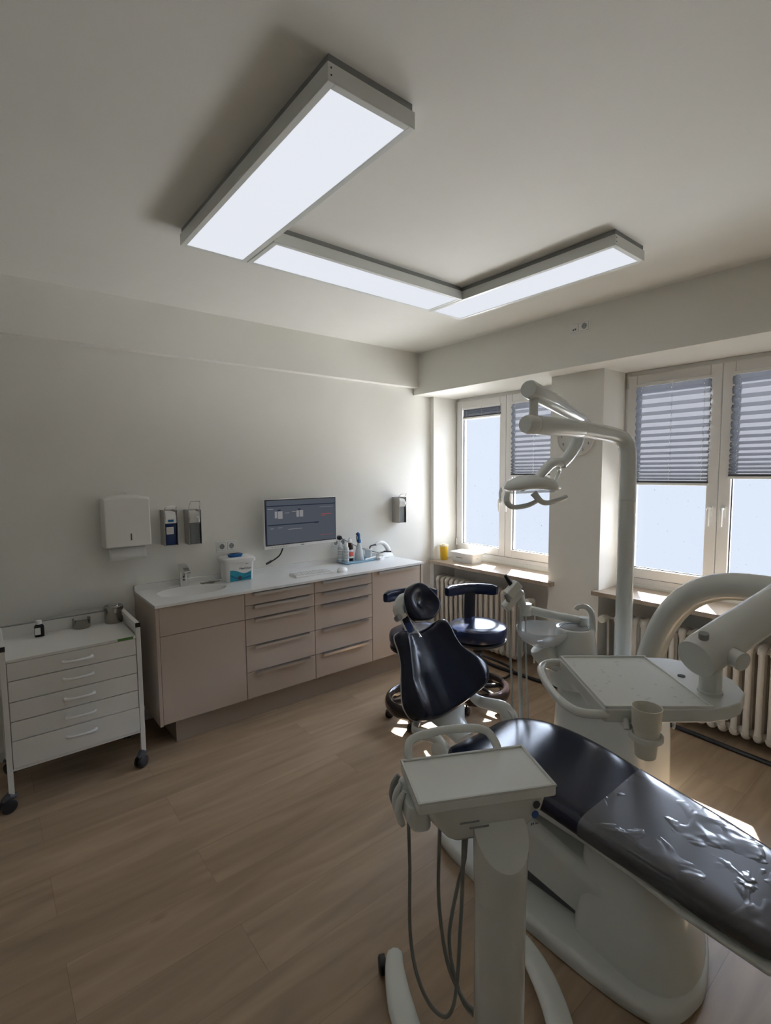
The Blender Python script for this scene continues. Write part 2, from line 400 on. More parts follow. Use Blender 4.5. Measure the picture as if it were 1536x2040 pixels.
# radiators
def make_radiator(y0, y1, valve_y, vdir, label, zt):
    t = Thing('column_radiator', label, 'radiator', (.03, (y0+y1)/2, .03), group='cream column radiators')
    pitch_ = .060; n = int((y1-y0)/pitch_)
    sec = MB()
    zb = .055; H = zt-zb; Y = 0
    for cx in (-.055, .0, .055):
        sec.tube([(cx, 0, zb+.03), (cx, 0, zt-.03)], .0125, 10, sy=1.35)
    for zz, s_ in ((zt-.022, 1), (zb+.022, -1)):
        P = [(-.058, 0, zz-s_*.022), (-.056, 0, zz-s_*.004), (-.035, 0, zz+s_*.010), (0, 0, zz+s_*.013), (.035, 0, zz+s_*.010), (.056, 0, zz-s_*.004), (.058, 0, zz-s_*.022)]
        sec.tube(P, .0165, 10, sub=3, sy=1.3)
        sec.cyl((0, -.030, zz-s_*.006), (0, .030, zz-s_*.006), .024, n=16)
    first = None
    for k in range(n):
        yy = y1-pitch_*(k+.5)
        if first is None:
            first = obj('section', sec, RADM, t.o); so = first
        else:
            so = first.copy(); COL.objects.link(so)
        so.parent = t.o; so.location = (.0, yy-(y0+y1)/2, -.03)
    v = MB(); vy = valve_y-(y0+y1)/2; zz = zt-.045-.03
    v.cyl((0, vy, zz), (0, vy+vdir*.06, zz), .010, n=12)
    vo_ = obj('valve_pipe', v, ALU, t.o)
    k_ = MB().tube([(-.005, vy, zz), (-.03, vy, zz), (-.045, vy, zz), (-.085, vy, zz), (-.088, vy, zz)], [.022, .022, .029, .026, .018], 20)
    obj('thermostat_knob', k_, CREAM, t.o)
    obj('pipe', MB().tube([(0, vy, zz), (.02, vy, zz-.05), (.03, vy, .02)], .009, 10, sub=4), RADM, t.o)
    return t
make_radiator(-1.10, -.10, -1.175, 1, 'cream column radiator behind the stools, under the corner window', .63)
make_radiator(-3.02, -1.87, -1.80, -1, 'cream column radiator behind the tray arm, under the near window', .63)

# ------------------------------------------------------------------ ceiling lights
def make_light(x0, x1, y0, y1, label):
    e = .022; t = Thing('ceiling_light', label, 'ceiling light', ((x0+x1)/2, (y0+y1)/2, ZC), group='slim ceiling light panels')
    h = MB().box(x0-e, x1+e, y0-e, y1+e, 2.668, 2.7117)
    for a, b, c, d in ((x0-e, x0, y0-e, y1+e), (x1, x1+e, y0-e, y1+e), (x0, x1, y0-e, y0), (x0, x1, y1, y1+e)):
        h.box(a, b, c, d, 2.6626, 2.669)
    t.w('housing', h, DENT2, bevel=.0015)
    t.w('mounting_frame', MB().box(x0-e+.006, x1+e-.006, y0-e+.006, y1+e-.006, 2.7117, ZC), DENTD, smooth=False)
    t.w('diffuser', MB().box(x0+.002, x1-.002, y0+.002, y1-.002, 2.6645, 2.6685), PANEL, smooth=False)
    for zz in (2.680, 2.698):
        for yy, q in ((y0-e, -1), (y1+e, 1)):
            t.w('screw', MB().cyl((x0-.012, yy, zz), (x0-.012, yy+q*.0012, zz), .0024, n=10), INK)
make_light(-2.6721, -2.4113, -2.3697, -1.1997, 'large ceiling light panel nearest the camera, over the left of the floor')
make_light(-2.3611, -1.1893, -1.4481, -1.2042, 'middle ceiling light panel of the three, parallel to the back wall')
make_light(-1.1418, -.8951, -2.3667, -1.2058, 'right ceiling light panel, parallel to the windows')

# ------------------------------------------------------------------ sockets
def socket_parts(t, n, M, kinds, w_=.081):
    W = .071*n+.010
    t.l('cover_plate', MB().box(0, W, 0, .081, 0, .006, M=M), WPLA, bevel=.0015)
    for k in range(n):
        cx = .005+.0355+.071*k; cy = .0405
        t.l('seam', MB().box(cx-.0290, cx+.0290, cy-.0290, cy+.0290, .005, .0066, M=M), DENTD)
        ins = t.l('insert', MB().box(cx-.0275, cx+.0275, cy-.0275, cy+.0275, .004, .0095, M=M), WPLA, bevel=.001)
        if kinds[k] == 'p':
            t.sub(ins, 'recess', MB().lathe([(.0195, .0094), (.0195, .0100), (.0175, .0100), (.0165, .0097)], (cx, cy, 0), 24, M=M), DENTD)
            h = MB().cyl(M @ Vector((cx-.0095, cy, .0095)), M @ Vector((cx-.0095, cy, .0104)), .003, n=10)
            h.cyl(M @ Vector((cx+.0095, cy, .0095)), M @ Vector((cx+.0095, cy, .0104)), .003, n=10)
            h.cbox((cx, cy-.017, .0100), (.006, .004, .0012), M=M).cbox((cx, cy+.017, .0100), (.006, .004, .0012), M=M)
            t.sub(ins, 'contact', h, INK)
        else:
            t.sub(ins, 'port', MB().cbox((cx+.007, cy-.010, .0098), (.012, .012, .001), M=M).cbox((cx-.008, cy-.012, .0098), (.010, .012, .001), M=M), INK)
def wall_frame(x, z, y=0.): return frame((0, 0, 0), (1, 0, 0), (0, 0, 1))
t = Thing('wall_socket', 'white double wall socket above the wipes tub', 'wall socket', (-2.147, 0, 1.077))
socket_parts(t, 2, frame((0, 0, 0), (1, 0, 0), (0, 0, 1)), 'pp')
t = Thing('wall_socket', 'white socket plate high on the beam over the pillar, power and data port', 'wall socket', (-.22, -1.604, 2.576))
socket_parts(t, 2, frame((0, 0, 0), (0, -1, 0), (0, 0, 1)), 'dp')
t = Thing('wall_socket', 'white wall socket half hidden behind the spray bottles at the monitor edge', 'wall socket', (-1.165, 0, 1.01))
socket_parts(t, 2, frame((0, 0, 0), (1, 0, 0), (0, 0, 1)), 'pp')
pl = Thing('power_plug', 'black power plug and cable in the socket beside the monitor', 'plug', (-1.095, -.011, 1.09))
pl.w('plug', MB().tube([(-1.095, -.011, 1.092), (-1.095, -.035, 1.092), (-1.093, -.05, 1.088)], [.019, .019, .010], 16), BLKP)
pl.w('cable', MB().tube([(-1.093, -.05, 1.088), (-1.05, -.06, 1.065), (-.98, -.05, 1.030), (-.90, -.04, .99), (-.80, -.04, .955), (-.70, -.05, .925)], .0028, 8, sub=5), BLKP)

# ------------------------------------------------------------------ cabinets and worktop
YFR = -.490; ZB = .155; ZT = .868
def carcass(name, label, x0, x1, cat='cabinet', top=None):
    t = Thing(name, label, cat, ((x0+x1)/2, -.25, 0), group='greige base cabinets')
    t.w('body', MB().box(x0+.001, x1-.001, YFR+.020, -.001, ZB, top or ZT), GAP, smooth=False)
    return t
g = .0022
def front(t, name, x0, x1, z0, z1, handle=None):
    f = t.w(name, MB().box(x0+g, x1-g, YFR, YFR+.019, z0+g, z1-g), GREIGE, bevel=.0008)
    if handle:
        a, b = handle
        h = MB().box(a, b, YFR-.024, YFR+.002, z1-.0045, z1-.0022).box(a, b, YFR-.024, YFR-.0222, z1-.020, z1-.0025)
        obj('handle', h, ALU, f, off=t.loc)
    return f
XA, XB, XC_, XD, XE = -2.680, -2.153, -1.630, -1.110, -.592
t = carcass('sink_cabinet', 'greige cabinet under the basin with one plain door', XA, XB, top=.79)
t.w('fascia', MB().box(XA+g, XB-g, YFR, YFR+.019, .694+g, ZT-g), GREIGE, bevel=.0008)
front(t, 'door', XA, XB, ZB, .694)
for (a, b, lb) in ((XB, XC_, 'greige drawer cabinet of five drawers next to the sink cabinet'), (XC_, XD, 'greige drawer cabinet of five drawers in front of the keyboard and mouse')):
    t = carcass('drawer_cabinet', lb, a, b); z = ZT
    for k, h in enumerate((.084, .090, .180, .180, .179)):
        front(t, 'drawer', a, b, z-h, z, (a+.058, b-.050)); z -= h
t = carcass('tall_door_cabinet', 'greige cabinet with one full-height door at the window end of the run', XD, XE)
front(t, 'door', XD, XE, ZB, ZT, (XD+.055, XE-.03))
tag(obj('side_panel', MB().box(-2.6995, XA-.001, -.496, -.001, ZB-.002, ZT), GREIGE, bevel=.001), 'greige side panel closing the cabinet run beside the drawer trolley', 'cabinet panel')
tag(obj('side_panel', MB().box(XE+.001, -.573, -.496, -.001, ZB-.002, ZT), GREIGE, bevel=.001), 'greige side panel closing the cabinet run beside the corner window', 'cabinet panel')
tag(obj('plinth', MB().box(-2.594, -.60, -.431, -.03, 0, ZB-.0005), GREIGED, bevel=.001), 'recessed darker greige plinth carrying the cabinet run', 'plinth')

# worktop with integrated oval basin
t = Thing('worktop', 'long white solid-surface worktop with a moulded oval basin', 'worktop', (-1.63, -.25, ZT))
bc = (-2.40, -.232); ba, bb = .222, .150
def worktop():
    mb = MB(); x0, x1, y0, y1, z0, z1 = -2.7013, -.5644, -.5007, -.018, .8695, .8854
    N = 64
    el = [(bc[0]+ba*math.cos(2*PI*k/N), bc[1]+bb*math.sin(2*PI*k/N)) for k in range(N)]
    rc = []
    hx, hy = .27, .20   # square-ish ring outside the oval
    for k in range(N):
        a = 2*PI*k/N; c, s_ = math.cos(a), math.sin(a); q = 1/max(abs(c), abs(s_))
        px = bc[0]+(x0-bc[0] if c < 0 else hx)*abs(c)*q*1.0; py = bc[1]+((y0-bc[1])*abs(s_)*q if s_ < 0 else (y1-bc[1])*abs(s_)*q)
        rc.append((px, py))
    prof = [(1.0, 0), (.985, -.002), (.95, -.008), (.86, -.026), (.72, -.046), (.45, -.060), (.12, -.064)]
    rings = [[(x, y, z1) for x, y in rc], [(x, y, z1) for x, y in [(bc[0]+ba*1.03*math.cos(2*PI*k/N), bc[1]+bb*1.03*math.sin(2*PI*k/N)) for k in range(N)]]]
    for s_, dz in prof: rings.append([(bc[0]+(x-bc[0])*s_, bc[1]+(y-bc[1])*s_, z1+dz) for x, y in el])
    mb.loft(rings, False, True)
    xr = bc[0]+hx
    # the top beyond the basin, edges and underside rim
    mb.add([(xr, y0, z1), (x1, y0, z1), (x1, y1, z1), (xr, y1, z1)], [(0, 1, 2, 3)])
    mb.add([(x0, y0, z1), (x1, y0, z1), (x1, y0, z0), (x0, y0, z0)], [(0, 1, 2, 3)])
    mb.add([(x0, y0, z1), (x0, y1, z1), (x0, y1, z0), (x0, y0, z0)], [(0, 1, 2, 3)])
    mb.add([(x1, y0, z1), (x1, y1, z1), (x1, y1, z0), (x1, y0, z0)], [(0, 1, 2, 3)])
    mb.add([(x0, y0, z0), (x1, y0, z0), (x1, y0+.03, z0), (x0, y0+.03, z0)], [(0, 1, 2, 3)])
    return mb
top = t.w('top', worktop(), CORIAN, ang=30)
t.w('backsplash', MB().box(-2.7013, -.5644, -.018, -.0005, .868, .922), CORIAN, bevel=.003)
t.sub(top, 'drain', MB().lathe([(.021, 0), (.021, .003), (.012, .004)], (bc[0]+1.63, bc[1]+.25, .8854-.064-ZT)), CHROME)

# faucet
t = Thing('basin_faucet', 'chrome sensor faucet with a slanted spout behind the basin', 'faucet', (-2.405, -.062, .8854))
t.l('body', MB().loft([[(x, y, 0) for x, y in rrect(-.025, .025, -.024, .024, .010)], [(x, y, .145) for x, y in rrect(-.022, .022, -.022, .022, .010)]], True, True), CHROME)
sp = MB().loft([[(x, .022, z) for x, z in ((-.023, .10), (.023, .10), (.023, .150), (-.023, .150))], [(x, -.03, z) for x, z in ((-.022, .108), (.022, .108), (.022, .146), (-.022, .146))], [(x, -.105, z) for x, z in ((-.020, .098), (.020, .098), (.020, .112), (-.020, .112))]])
t.l('spout', sp, CHROME, bevel=.004)
t.l('sensor', MB().cyl((-.002, -.0235, .045), (-.002, -.0265, .045), .0065).cyl((-.002, -.0235, .065), (-.002, -.0265, .065), .0065), INK)
t.l('lever_knob', MB().cyl((.024, 0, .055), (.040, 0, .055), .004).cyl((.038, 0, .048), (.038, 0, .064), .006), CHROME)

# wipes tub
t = Thing('wipes_tub', 'white wipes tub with teal wave print and blue cap', 'tub', (-2.050, -.130, .8854), rz=-.03)
t.l('body', MB().loft([[(x, y, 0) for x, y in rrect(-.090, .090, -.062, .062, .022)], [(x, y, .004) for x, y in rrect(-.094, .094, -.066, .066, .024)], [(x, y, .145) for x, y in rrect(-.104, .104, -.074, .074, .026)]]), WPLA)
t.l('lid', MB().loft([[(x, y, z) for x, y in rrect(-.112-d, .112+d, -.082-d, .082+d, .028)] for z, d in ((.138, 0), (.142, .002), (.163, .001), (.172, -.006), (.173, -.014))]), WPLA)
t.l('cap', MB().loft([[(x-.018, y-.02, z) for x, y in rrect(-.050-d, .050+d, -.032-d, .032+d, .03)] for z, d in ((.172, -.004), (.184, 0), (.190, .004), (.196, -.006), (.197, -.02))]), BLUEP)
def wave(y, z0f, z1f, x0, x1, n=24):
    vs = []; fs = []
    for k in range(n+1):
        x = x0+(x1-x0)*k/n; u = k/n; vs += [(x, y-.0008-.008*z0f(u)/.145, z0f(u)), (x, y-.0008-.008*z1f(u)/.145, z1f(u))]
    for k in range(n): fs.append((2*k, 2*k+1, 2*k+3, 2*k+2))
    return MB().add(vs, fs)
t.l('wave_print', wave(-.0665, lambda u: .006, lambda u: .072+.014*math.sin(u*5+1.2), -.076, .078), TEAL, solid=.0005, smooth=False)
t.l('wave_print', wave(-.0672, lambda u: .034+.014*math.sin(u*6+2.5), lambda u: .042+.016*math.sin(u*6+2.2), -.072, .074), TEAL2, solid=.0005, smooth=False)
t.l('wave_print', wave(-.0672, lambda u: .008+.016*u, lambda u: .012+.028*u, -.030, .074), TEAL2, solid=.0005, smooth=False)
t.l('round_seal', MB().cyl((-.006, -.0660, .026), (-.006, -.0705, .026), .015, n=24), DGRY)
text('lettering', 'FlexiQuat', .022, frame((.034, -.0735, .092), (1, 0, 0), (0, -.06, 1)), INK, t.o)
text('lettering', 'wipes', .009, frame((.045, -.0755, .124), (1, 0, 0), (0, -.06, 1)), INK, t.o)
# dental syringe lying beside the basin
t = Thing('metal_syringe', 'small steel hand tool lying between the basin and the wipes tub', 'hand tool', (-2.235, -.095, .8854), rz=.1)
t.l('shaft', MB().tube([(-.055, 0, .006), (.0, 0, .007), (.075, -.008, .005)], [.006, .005, .003], 10), STEEL)
t.l('finger_grip', MB().tube([(-.02, 0, .006), (-.012, -.03, .006), (.0, -.045, .006), (.015, -.044, .006)], [.006, .005, .004, .004], 10, sub=3).cyl((-.06, -.012, .006), (-.06, .012, .006), .005, n=10), STEEL)

# keyboard and mouse
t = Thing('keyboard', 'flat white keyboard lying in front of the monitor', 'keyboard', (-1.55, -.315, .8854), rz=-.05)
t.l('base', MB().loft([[(x, y, z) for x, y in rrect(-.155, .155, -.060, .060, .008)] for z in (0, .010)]+[[(x, y, .014+(.004 if y > 0 else 0)) for x, y in rrect(-.152, .152, -.057, .057, .008)]]), WPLA)
ks = MB()
for r in range(5):
    for c in range(15): ks.cbox((-.138+.0197*c, -.044+.021*r, .0165+.0009*r), (.016, .0165, .004))
t.l('keys', ks, PAPER, bevel=.001, seg=1)
mo = MB(); NN = 24
rg = []
for z, s_ in ((0, .96), (.008, 1.0), (.018, .95), (.027, .80), (.033, .55), (.035, .2)):
    rg.append([(.052*s_*math.cos(2*PI*k/NN)-.004*(1-s_), .030*s_*math.sin(2*PI*k/NN), z) for k in range(NN)])
mo.loft(rg)
o = obj('computer_mouse', mo, WPLA); o.location = (-1.315, -.385, .8854); o.rotation_euler = (0, 0, .25)
tag(o, 'white computer mouse on the worktop right of the keyboard', 'mouse')

# blue tray with bottles
t = Thing('supply_tray', 'pale blue plastic tray holding bottles beside the monitor', 'tray', (-.975, -.105, .8854), rz=.04)
t.l('tray_base', MB().loft([[(x, y, z) for x, y in rrect(-.155-d, .155+d, -.070-d, .070+d, .022)] for z, d in ((0, 0), (.004, .004), (.013, .012), (.0135, .009), (.006, -.002))], True, True), TRAYB)
TZ = .8924
def bottle(name, label, x, y, prof, m, extra=None, cat='bottle', group=None):
    t = Thing(name, label, cat, (x, y, TZ), group=group)
    t.l('body', MB().lathe(prof, n=28), m)
    return t
wp = [(.0001, 0), (.020, 0), (.0225, .003), (.0225, .115), (.020, .125), (.013, .132)]
for x, y, lb in ((-1.112, -.060, 'white slim spray bottle at the back left of the blue tray'), (-1.085, -.108, 'white slim spray bottle at the front left of the blue tray')):
    t = bottle('spray_vial', lb, x, y, wp, CLEARP, group='white slim bottles on the blue tray')
    t.l('cap', MB().lathe([(.015, .130), (.015, .158), (.012, .163), (.005, .165)], n=24), WPLA)
    lbp = t.l('paper_label', MB().lathe([(.0229, .02), (.0229, .105)], n=28, cap=False), PAPER)
    s_ = MB()
    for k in range(7): s_.lathe([(.0231, .03+.010*k), (.0231, .034+.010*k)], n=28, cap=False)
    t.sub(lbp, 'printed_lines', s_, DENTD)
t = bottle('brown_bottle', 'dark brown bottle with a white cap and red label on the blue tray', -1.020, -.068, [(.0001, 0), (.026, 0), (.028, .003), (.028, .130), (.024, .145), (.015, .158)], AMBER)
t.l('cap', MB().lathe([(.0165, .155), (.0165, .182), (.010, .186), (.009, .196), (.0001, .197)], n=24), WPLA)
lb_ = t.l('paper_label', MB().lathe([(.0284, .025), (.0284, .098)], n=28, cap=False), PAPER)
t.sub(lb_, 'red_panel', MB().lathe([(.0287, .040), (.0287, .080)], n=28, cap=False), REDL)
t = Thing('spray_bottle', 'tapering clear spray bottle with a blue trigger head', 'spray bottle', (-.935, -.085, TZ))
t.l('body', MB().lathe([(.0001, 0), (.038, 0), (.040, .004), (.036, .05), (.026, .105), (.015, .140), (.013, .150)], n=28), CLEARP)
hd = t.l('trigger_head', MB().lathe([(.016, .148), (.016, .175), (.012, .180)], n=20).tube([(0, 0, .178), (0, 0, .20), (-.004, 0, .222), (-.016, 0, .232)], [.012, .011, .014, .011], 12, sub=3), BLUEP)
t.sub(hd, 'trigger', MB().tube([(-.014, 0, .226), (-.028, 0, .226)], .008, 10).tube([(-.016, 0, .222), (-.024, 0, .20), (-.020, 0, .165), (-.022, 0, .158)], .0045, 8, sub=3), BLKP)
t = bottle('plastic_beaker', 'small translucent beaker behind the end of the blue tray', -.815, -.06, [(.0001, 0), (.029, 0), (.030, .004), (.032, .066), (.034, .070), (.034, .075)], CLEARP, cat='beaker')
t.l('lid', MB().lathe([(.035, .073), (.035, .080), (.030, .083)], n=24), WPLA)
# tray: a pen-like applicator
tag(obj('applicator_tube', MB().tube([(-.93, -.162, .9045), (-.83, -.148, .909), (-.80, -.142, .912)], [.006, .007, .004], 12), WPLA), 'thin white tube lying across the front rim of the blue tray', 'tube')
# handheld lamp / scanner on its base
t = Thing('curing_lamp', 'white curved curing lamp resting on its charging base at the worktop end', 'curing lamp', (-.655, -.085, .8854))
t.l('charging_base', MB().loft([[(x, y, z) for x, y in rrect(-.082-d, .082+d, -.050-d, .050+d, .035, 7)] for z, d in ((0, -.004), (.006, 0), (.026, -.004), (.040, -.018), (.046, -.034))]), WPLA)
t.l('base_inlay', MB().loft([[(x+.035, y, z) for x, y in rrect(-.036, .036, -.024, .024, .02, 7)] for z in (.038, .052)]), BLKP)
t.l('handle_body', MB().tube([(.050, 0, .045), (.030, 0, .085), (-.010, 0, .125), (-.060, 0, .135), (-.100, 0, .120)], [.024, .022, .018, .017, .013], 18, sub=5), WPLA)
t.l('light_tip', MB().tube([(-.098, 0, .121), (-.135, 0, .118), (-.158, 0, .112), (-.165, 0, .090)], [.008, .006, .006, .005], 12, sub=4), BLKP)
t = Thing('mains_adapter', 'small white adapter lying on the worktop in front of the curing lamp', 'adapter', (-.775, -.175, .8854), rz=.2)
t.l('housing', MB().loft([[(x, y, z) for x, y in rrect(-.034, .034, -.022, .022, .008)] for z in (0, .026)]), WPLA, bevel=.003)
t.l('cable', MB().tube([(.034, 0, .004), (.08, -.015, .0025), (.13, -.01, .0025), (.165, .02, .0025), (.12, .05, .0025)], .0022, 8, sub=5), WPLA)

# monitor
t = Thing('computer_monitor', 'white-framed monitor on the back wall showing a practice program', 'monitor', (-1.5, -.12, 1.26), rz=-.005)
def mbx(x0, x1, z0, z1, y0, y1): return MB().box(x0+1.5, x1+1.5, y0+.12, y1+.12, z0-1.26, z1-1.26)
t.l('housing', mbx(-1.826, -1.190, 1.074, 1.450, -.118, -.085), WPLA, bevel=.004)
t.l('bezel', mbx(-1.818, -1.194, 1.100, 1.4465, -.1195, -.1175), BLKP, bevel=.0005)
scn = t.l('screen', mbx(-1.811, -1.201, 1.107, 1.4395, -.1203, -.1193), SCREEN, smooth=False)
S = MB(); 
def sq(a, b, c, d, mb): mb.box(-1.811+.610*a+1.5, -1.811+.610*b+1.5, -.1210+.12, -.1202+.12, 1.107+.3325*c-1.26, 1.107+.3325*d-1.26)
sd_ = MB(); [sq(*q, sd_) for q in ((.0, 1, .862, .885), (.02, .75, .43, .455), (.0, .012, 0, 1), (.16, .20, .76, .79), (.44, .48, .76, .79), (.68, .73, .42, .44))]
t.sub(scn, 'dark_bars', sd_, SCR_D, smooth=False)
sl = MB(); [sq(*q, sl) for q in ((.12, .155, .60, .75), (.165, .225, .58, .75), (.42, .455, .60, .75), (.465, .515, .60, .75), (.025, .10, .80, .812), (.26, .32, .70, .712), (.36, .41, .72, .732), (.76, .97, .80, .806), (.06, .10, .36, .37), (.16, .22, .37, .38), (.30, .5, .32, .33))]
t.sub(scn, 'light_blocks', sl, SCR_L, smooth=False)
sr_ = MB(); [sq(*q, sr_) for q in ((.78, .94, .615, .635), (.79, .86, .585, .598), (.76, .97, .12, .128))]
t.sub(scn, 'red_lines', sr_, SCR_R, smooth=False)
t.l('logo_strip', mbx(-1.52, -1.49, 1.084, 1.0905, -.1192, -.1175), DENTD)
bt = MB()
for k in range(6): bt.cbox((-1.765+.024*k+1.5, .0005, 1.087-1.26), (.008, .002, .004))
t.l('buttons', bt, DENTD)
t.l('wall_bracket', mbx(-1.60, -1.40, 1.18, 1.34, -.086, -.004), DENTD, bevel=.004)
t.l('cable_clip', MB().tube([(.07, .04, -.184), (.075, .03, -.20), (.10, .03, -.205), (.115, .035, -.19)], .002, 8, sub=4), WPLA)
tag(obj('dangling_cable', MB().tube([(-1.645, -.055, 1.075), (-1.65, -.055, 1.05), (-1.675, -.055, 1.01), (-1.72, -.05, .98), (-1.745, -.05, .972)], .0055, 10, sub=5).tube([(-1.742, -.05, .973), (-1.785, -.05, .955)], [.009, .008], 10), BLKP), 'short black cable end hanging under the monitor', 'cable')

# paper towel dispenser
t = Thing('towel_dispenser', 'white metal paper towel dispenser on the wall left of the soap dispensers', 'towel dispenser', (-2.740, 0, 1.2))
t.l('cover', MB().loft([[(-.133, y, -.008), (.135, y, -.008), (.133, y, .300), (.06, y, .318), (-.06, y, .318), (-.131, y, .300)] for y in (-.004, -.105)]+[[(-.128, -.122, -.004), (.130, -.122, -.004), (.128, -.122, .290), (.055, -.122, .300), (-.055, -.122, .300), (-.126, -.122, .290)]]), WHITEM, bevel=.006, ang=25)
t.l('hook', MB().tube([(-.03, -.02, .318), (-.015, -.02, .332), (.01, -.02, .333), (.025, -.02, .318)], .004, 8, sub=3), WHITEM)
t.l('sight_slot', MB().cbox((.015, -.1225, .055), (.007, .002, .042)), INK)
pt = MB(); vs = []; fs = []
for k in range(13):
    u = k/12; x = -.108+.216*u; b_ = .006*math.sin(u*9)
    for z, yy in ((-.006, -.075), (-.045, -.085+b_), (-.088, -.090+b_*.5)): vs.append((x, yy, z-.004*math.sin(u*7)*(z < -.05)))
for k in range(12):
    for j in range(2): fs.append((3*k+j, 3*k+j+1, 3*k+j+4, 3*k+j+3))
t.l('paper_towel', pt.add(vs, fs), PAPER, solid=.0015)

# soap dispensers
def make_dispenser(x, z, label, kind, lever_h):
    t = Thing('soap_dispenser', label, 'soap dispenser', (x, 0, z), group='lever soap dispensers')
    t.l('bracket', MB().box(-.042, -.0395, -.105, 0, 0, .235).box(.0395, .042, -.105, 0, 0, .235).box(-.042, .042, -.003, 0, 0, .235).box(-.042, .042, -.09, 0, 0, .003), ALU, bevel=.0008)
    bl = (kind == 'blue')
    t.l('bottle', MB().loft([[(xx, y-.055, zz) for xx, y in rrect(-.035, .035, -.038, .038, .008)] for zz in (.006, .150)]), mat('navy_liquid', (.012, .035, .12), .15) if bl else mat('grey_liquid', (.16, .18, .18), .25, coat=.3), bevel=.001)
    if bl: 
        lb = t.l('paper_label', MB().cbox((-.006, -.0935, .100), (.046, .001, .048)), PAPER)
        pr_ = MB()
        for k in range(4): pr_.cbox((-.008, -.0942, .088+.008*k), (.034-.005*(k % 2), .0006, .0012))
        t.sub(lb, 'printed_lines', pr_, DENTD)
    hd = t.l('pump_head', MB().loft([[(-.038, -.100, .148), (.038, -.100, .148), (.038, -.010, .148), (-.038, -.010, .148)], [(-.034, -.106, .190), (.034, -.106, .190), (.034, -.010, .190), (-.034, -.010, .190)], [(-.032, -.092, .222), (.032, -.092, .222), (.032, -.010, .228), (-.032, -.010, .228)]]), WPLA if bl else mat('pale_pump_plastic', (.62, .62, .58), .35), bevel=.004)
    if bl: t.sub(hd, 'teal_sticker', MB().cbox((-.002, -.1035, .166), (.036, .001, .016)), TEAL2)
    else: t.sub(hd, 'nozzle', MB().tube([(.012, -.108, .188), (.020, -.116, .175), (.022, -.118, .155)], .004, 8), CHROME)
    t.l('lever', MB().tube([(-.036, -.103, .185), (-.036, -.088, .235), (-.036, -.100, .235+lever_h*.5), (-.030, -.120, .235+lever_h), (.030, -.120, .235+lever_h), (.036, -.100, .235+lever_h*.5), (.036, -.088, .235), (.036, -.103, .185)], .0028, 8), CHROME)
make_dispenser(-2.478, 1.172, 'lever soap dispenser with dark blue bottle and white label', 'blue', .030)
make_dispenser(-2.322, 1.166, 'lever soap dispenser with plain grey bottle, left of the double socket', 'grey', .060)
make_dispenser(-.450, 1.180, 'lever soap dispenser alone on the back wall near the window corner', 'grey', .030)

# ------------------------------------------------------------------ drawer trolley
t = Thing('drawer_trolley', 'white metal drawer trolley with five drawers on black castors', 'trolley', (-3.11, -.365, 0))
X0, X1, Y0, Y1 = -3.425, -2.800, -.575, -.150
posts = []
for px, py in ((X0, Y0), (X1, Y0), (X0, Y1), (X1, Y1)):
    sx_ = .024 if px < -3 else -.024; sy_ = .024 if py < -.4 else -.024
    posts.append(t.w('post', MB().box(min(px, px+sx_), max(px, px+sx_), min(py, py+sy_), max(py, py+sy_), .085, .826), WHITEM, bevel=.002))
for px in (X0, X1-.024):
    rl = t.w('side_rail', MB().box(px, px+.024, Y0+.026, Y1-.026, .800, .826).box(px+.009, px+.015, Y0+.024, Y1-.024, .757, .800), WHITEM, bevel=.002)
    obj('end_cap', MB().box(px-.001, px+.025, Y0-.002, Y0+.004, .803, .8275), BLKP, rl, off=t.loc, bevel=.001)
t.w('back_rail', MB().box(X0+.02, X1-.02, Y1-.022, Y1-.016, .757, .822), WHITEM, bevel=.001)
t.w('back_rail_edge', MB().tube([(X0+.01, Y1-.019, .826), (X1-.01, Y1-.019, .826)], .005, 8), DENTD)
t.w('top_shelf', MB().box(X0+.024, X1-.024, Y0+.002, Y1-.02, .742, .757), WHITEM, bevel=.002)
t.w('carcass', MB().box(X0+.0262, X1-.0262, Y0+.024, Y1-.03, .212, .741), GAP, smooth=False)
t.w('side_panels', MB().box(X0+.024, X0+.026, Y0+.024, Y1-.004, .205, .742).box(X1-.026, X1-.024, Y0+.024, Y1-.004, .205, .742), WHITEM, smooth=False)
t.w('bottom_rail', MB().box(X0+.024, X1-.024, Y0+.004, Y0+.022, .198, .210), WHITEM, bevel=.001)
zs = [.742, .650, .545, .446, .348, .211]
for k in range(5):
    d_ = t.w('drawer', MB().box(X0+.0265, X1-.0265, Y0+.003-(.004 if k == 4 else 0), Y0+.023, zs[k+1]+.0018, zs[k]-.0018), WHITEM, bevel=.0015)
    hc = -3.105; hz = zs[k]-.046 if k < 4 else zs[k]-.050
    obj('handle', MB().tube([(hc-.065, Y0+.004, hz), (hc-.062, Y0-.012, hz), (hc-.035, Y0-.022, hz), (hc, Y0-.025, hz), (hc+.035, Y0-.022, hz), (hc+.062, Y0-.012, hz), (hc+.065, Y0+.004, hz)], [.008, .0085, .0065, .0065, .0065, .0085, .008], 10, sub=4), WPLA, d_, off=t.loc)
t.w('green_sticker', MB().box(-2.915, -2.838, Y0+.0012, Y0+.0022, .7435, .7565), GREEN)
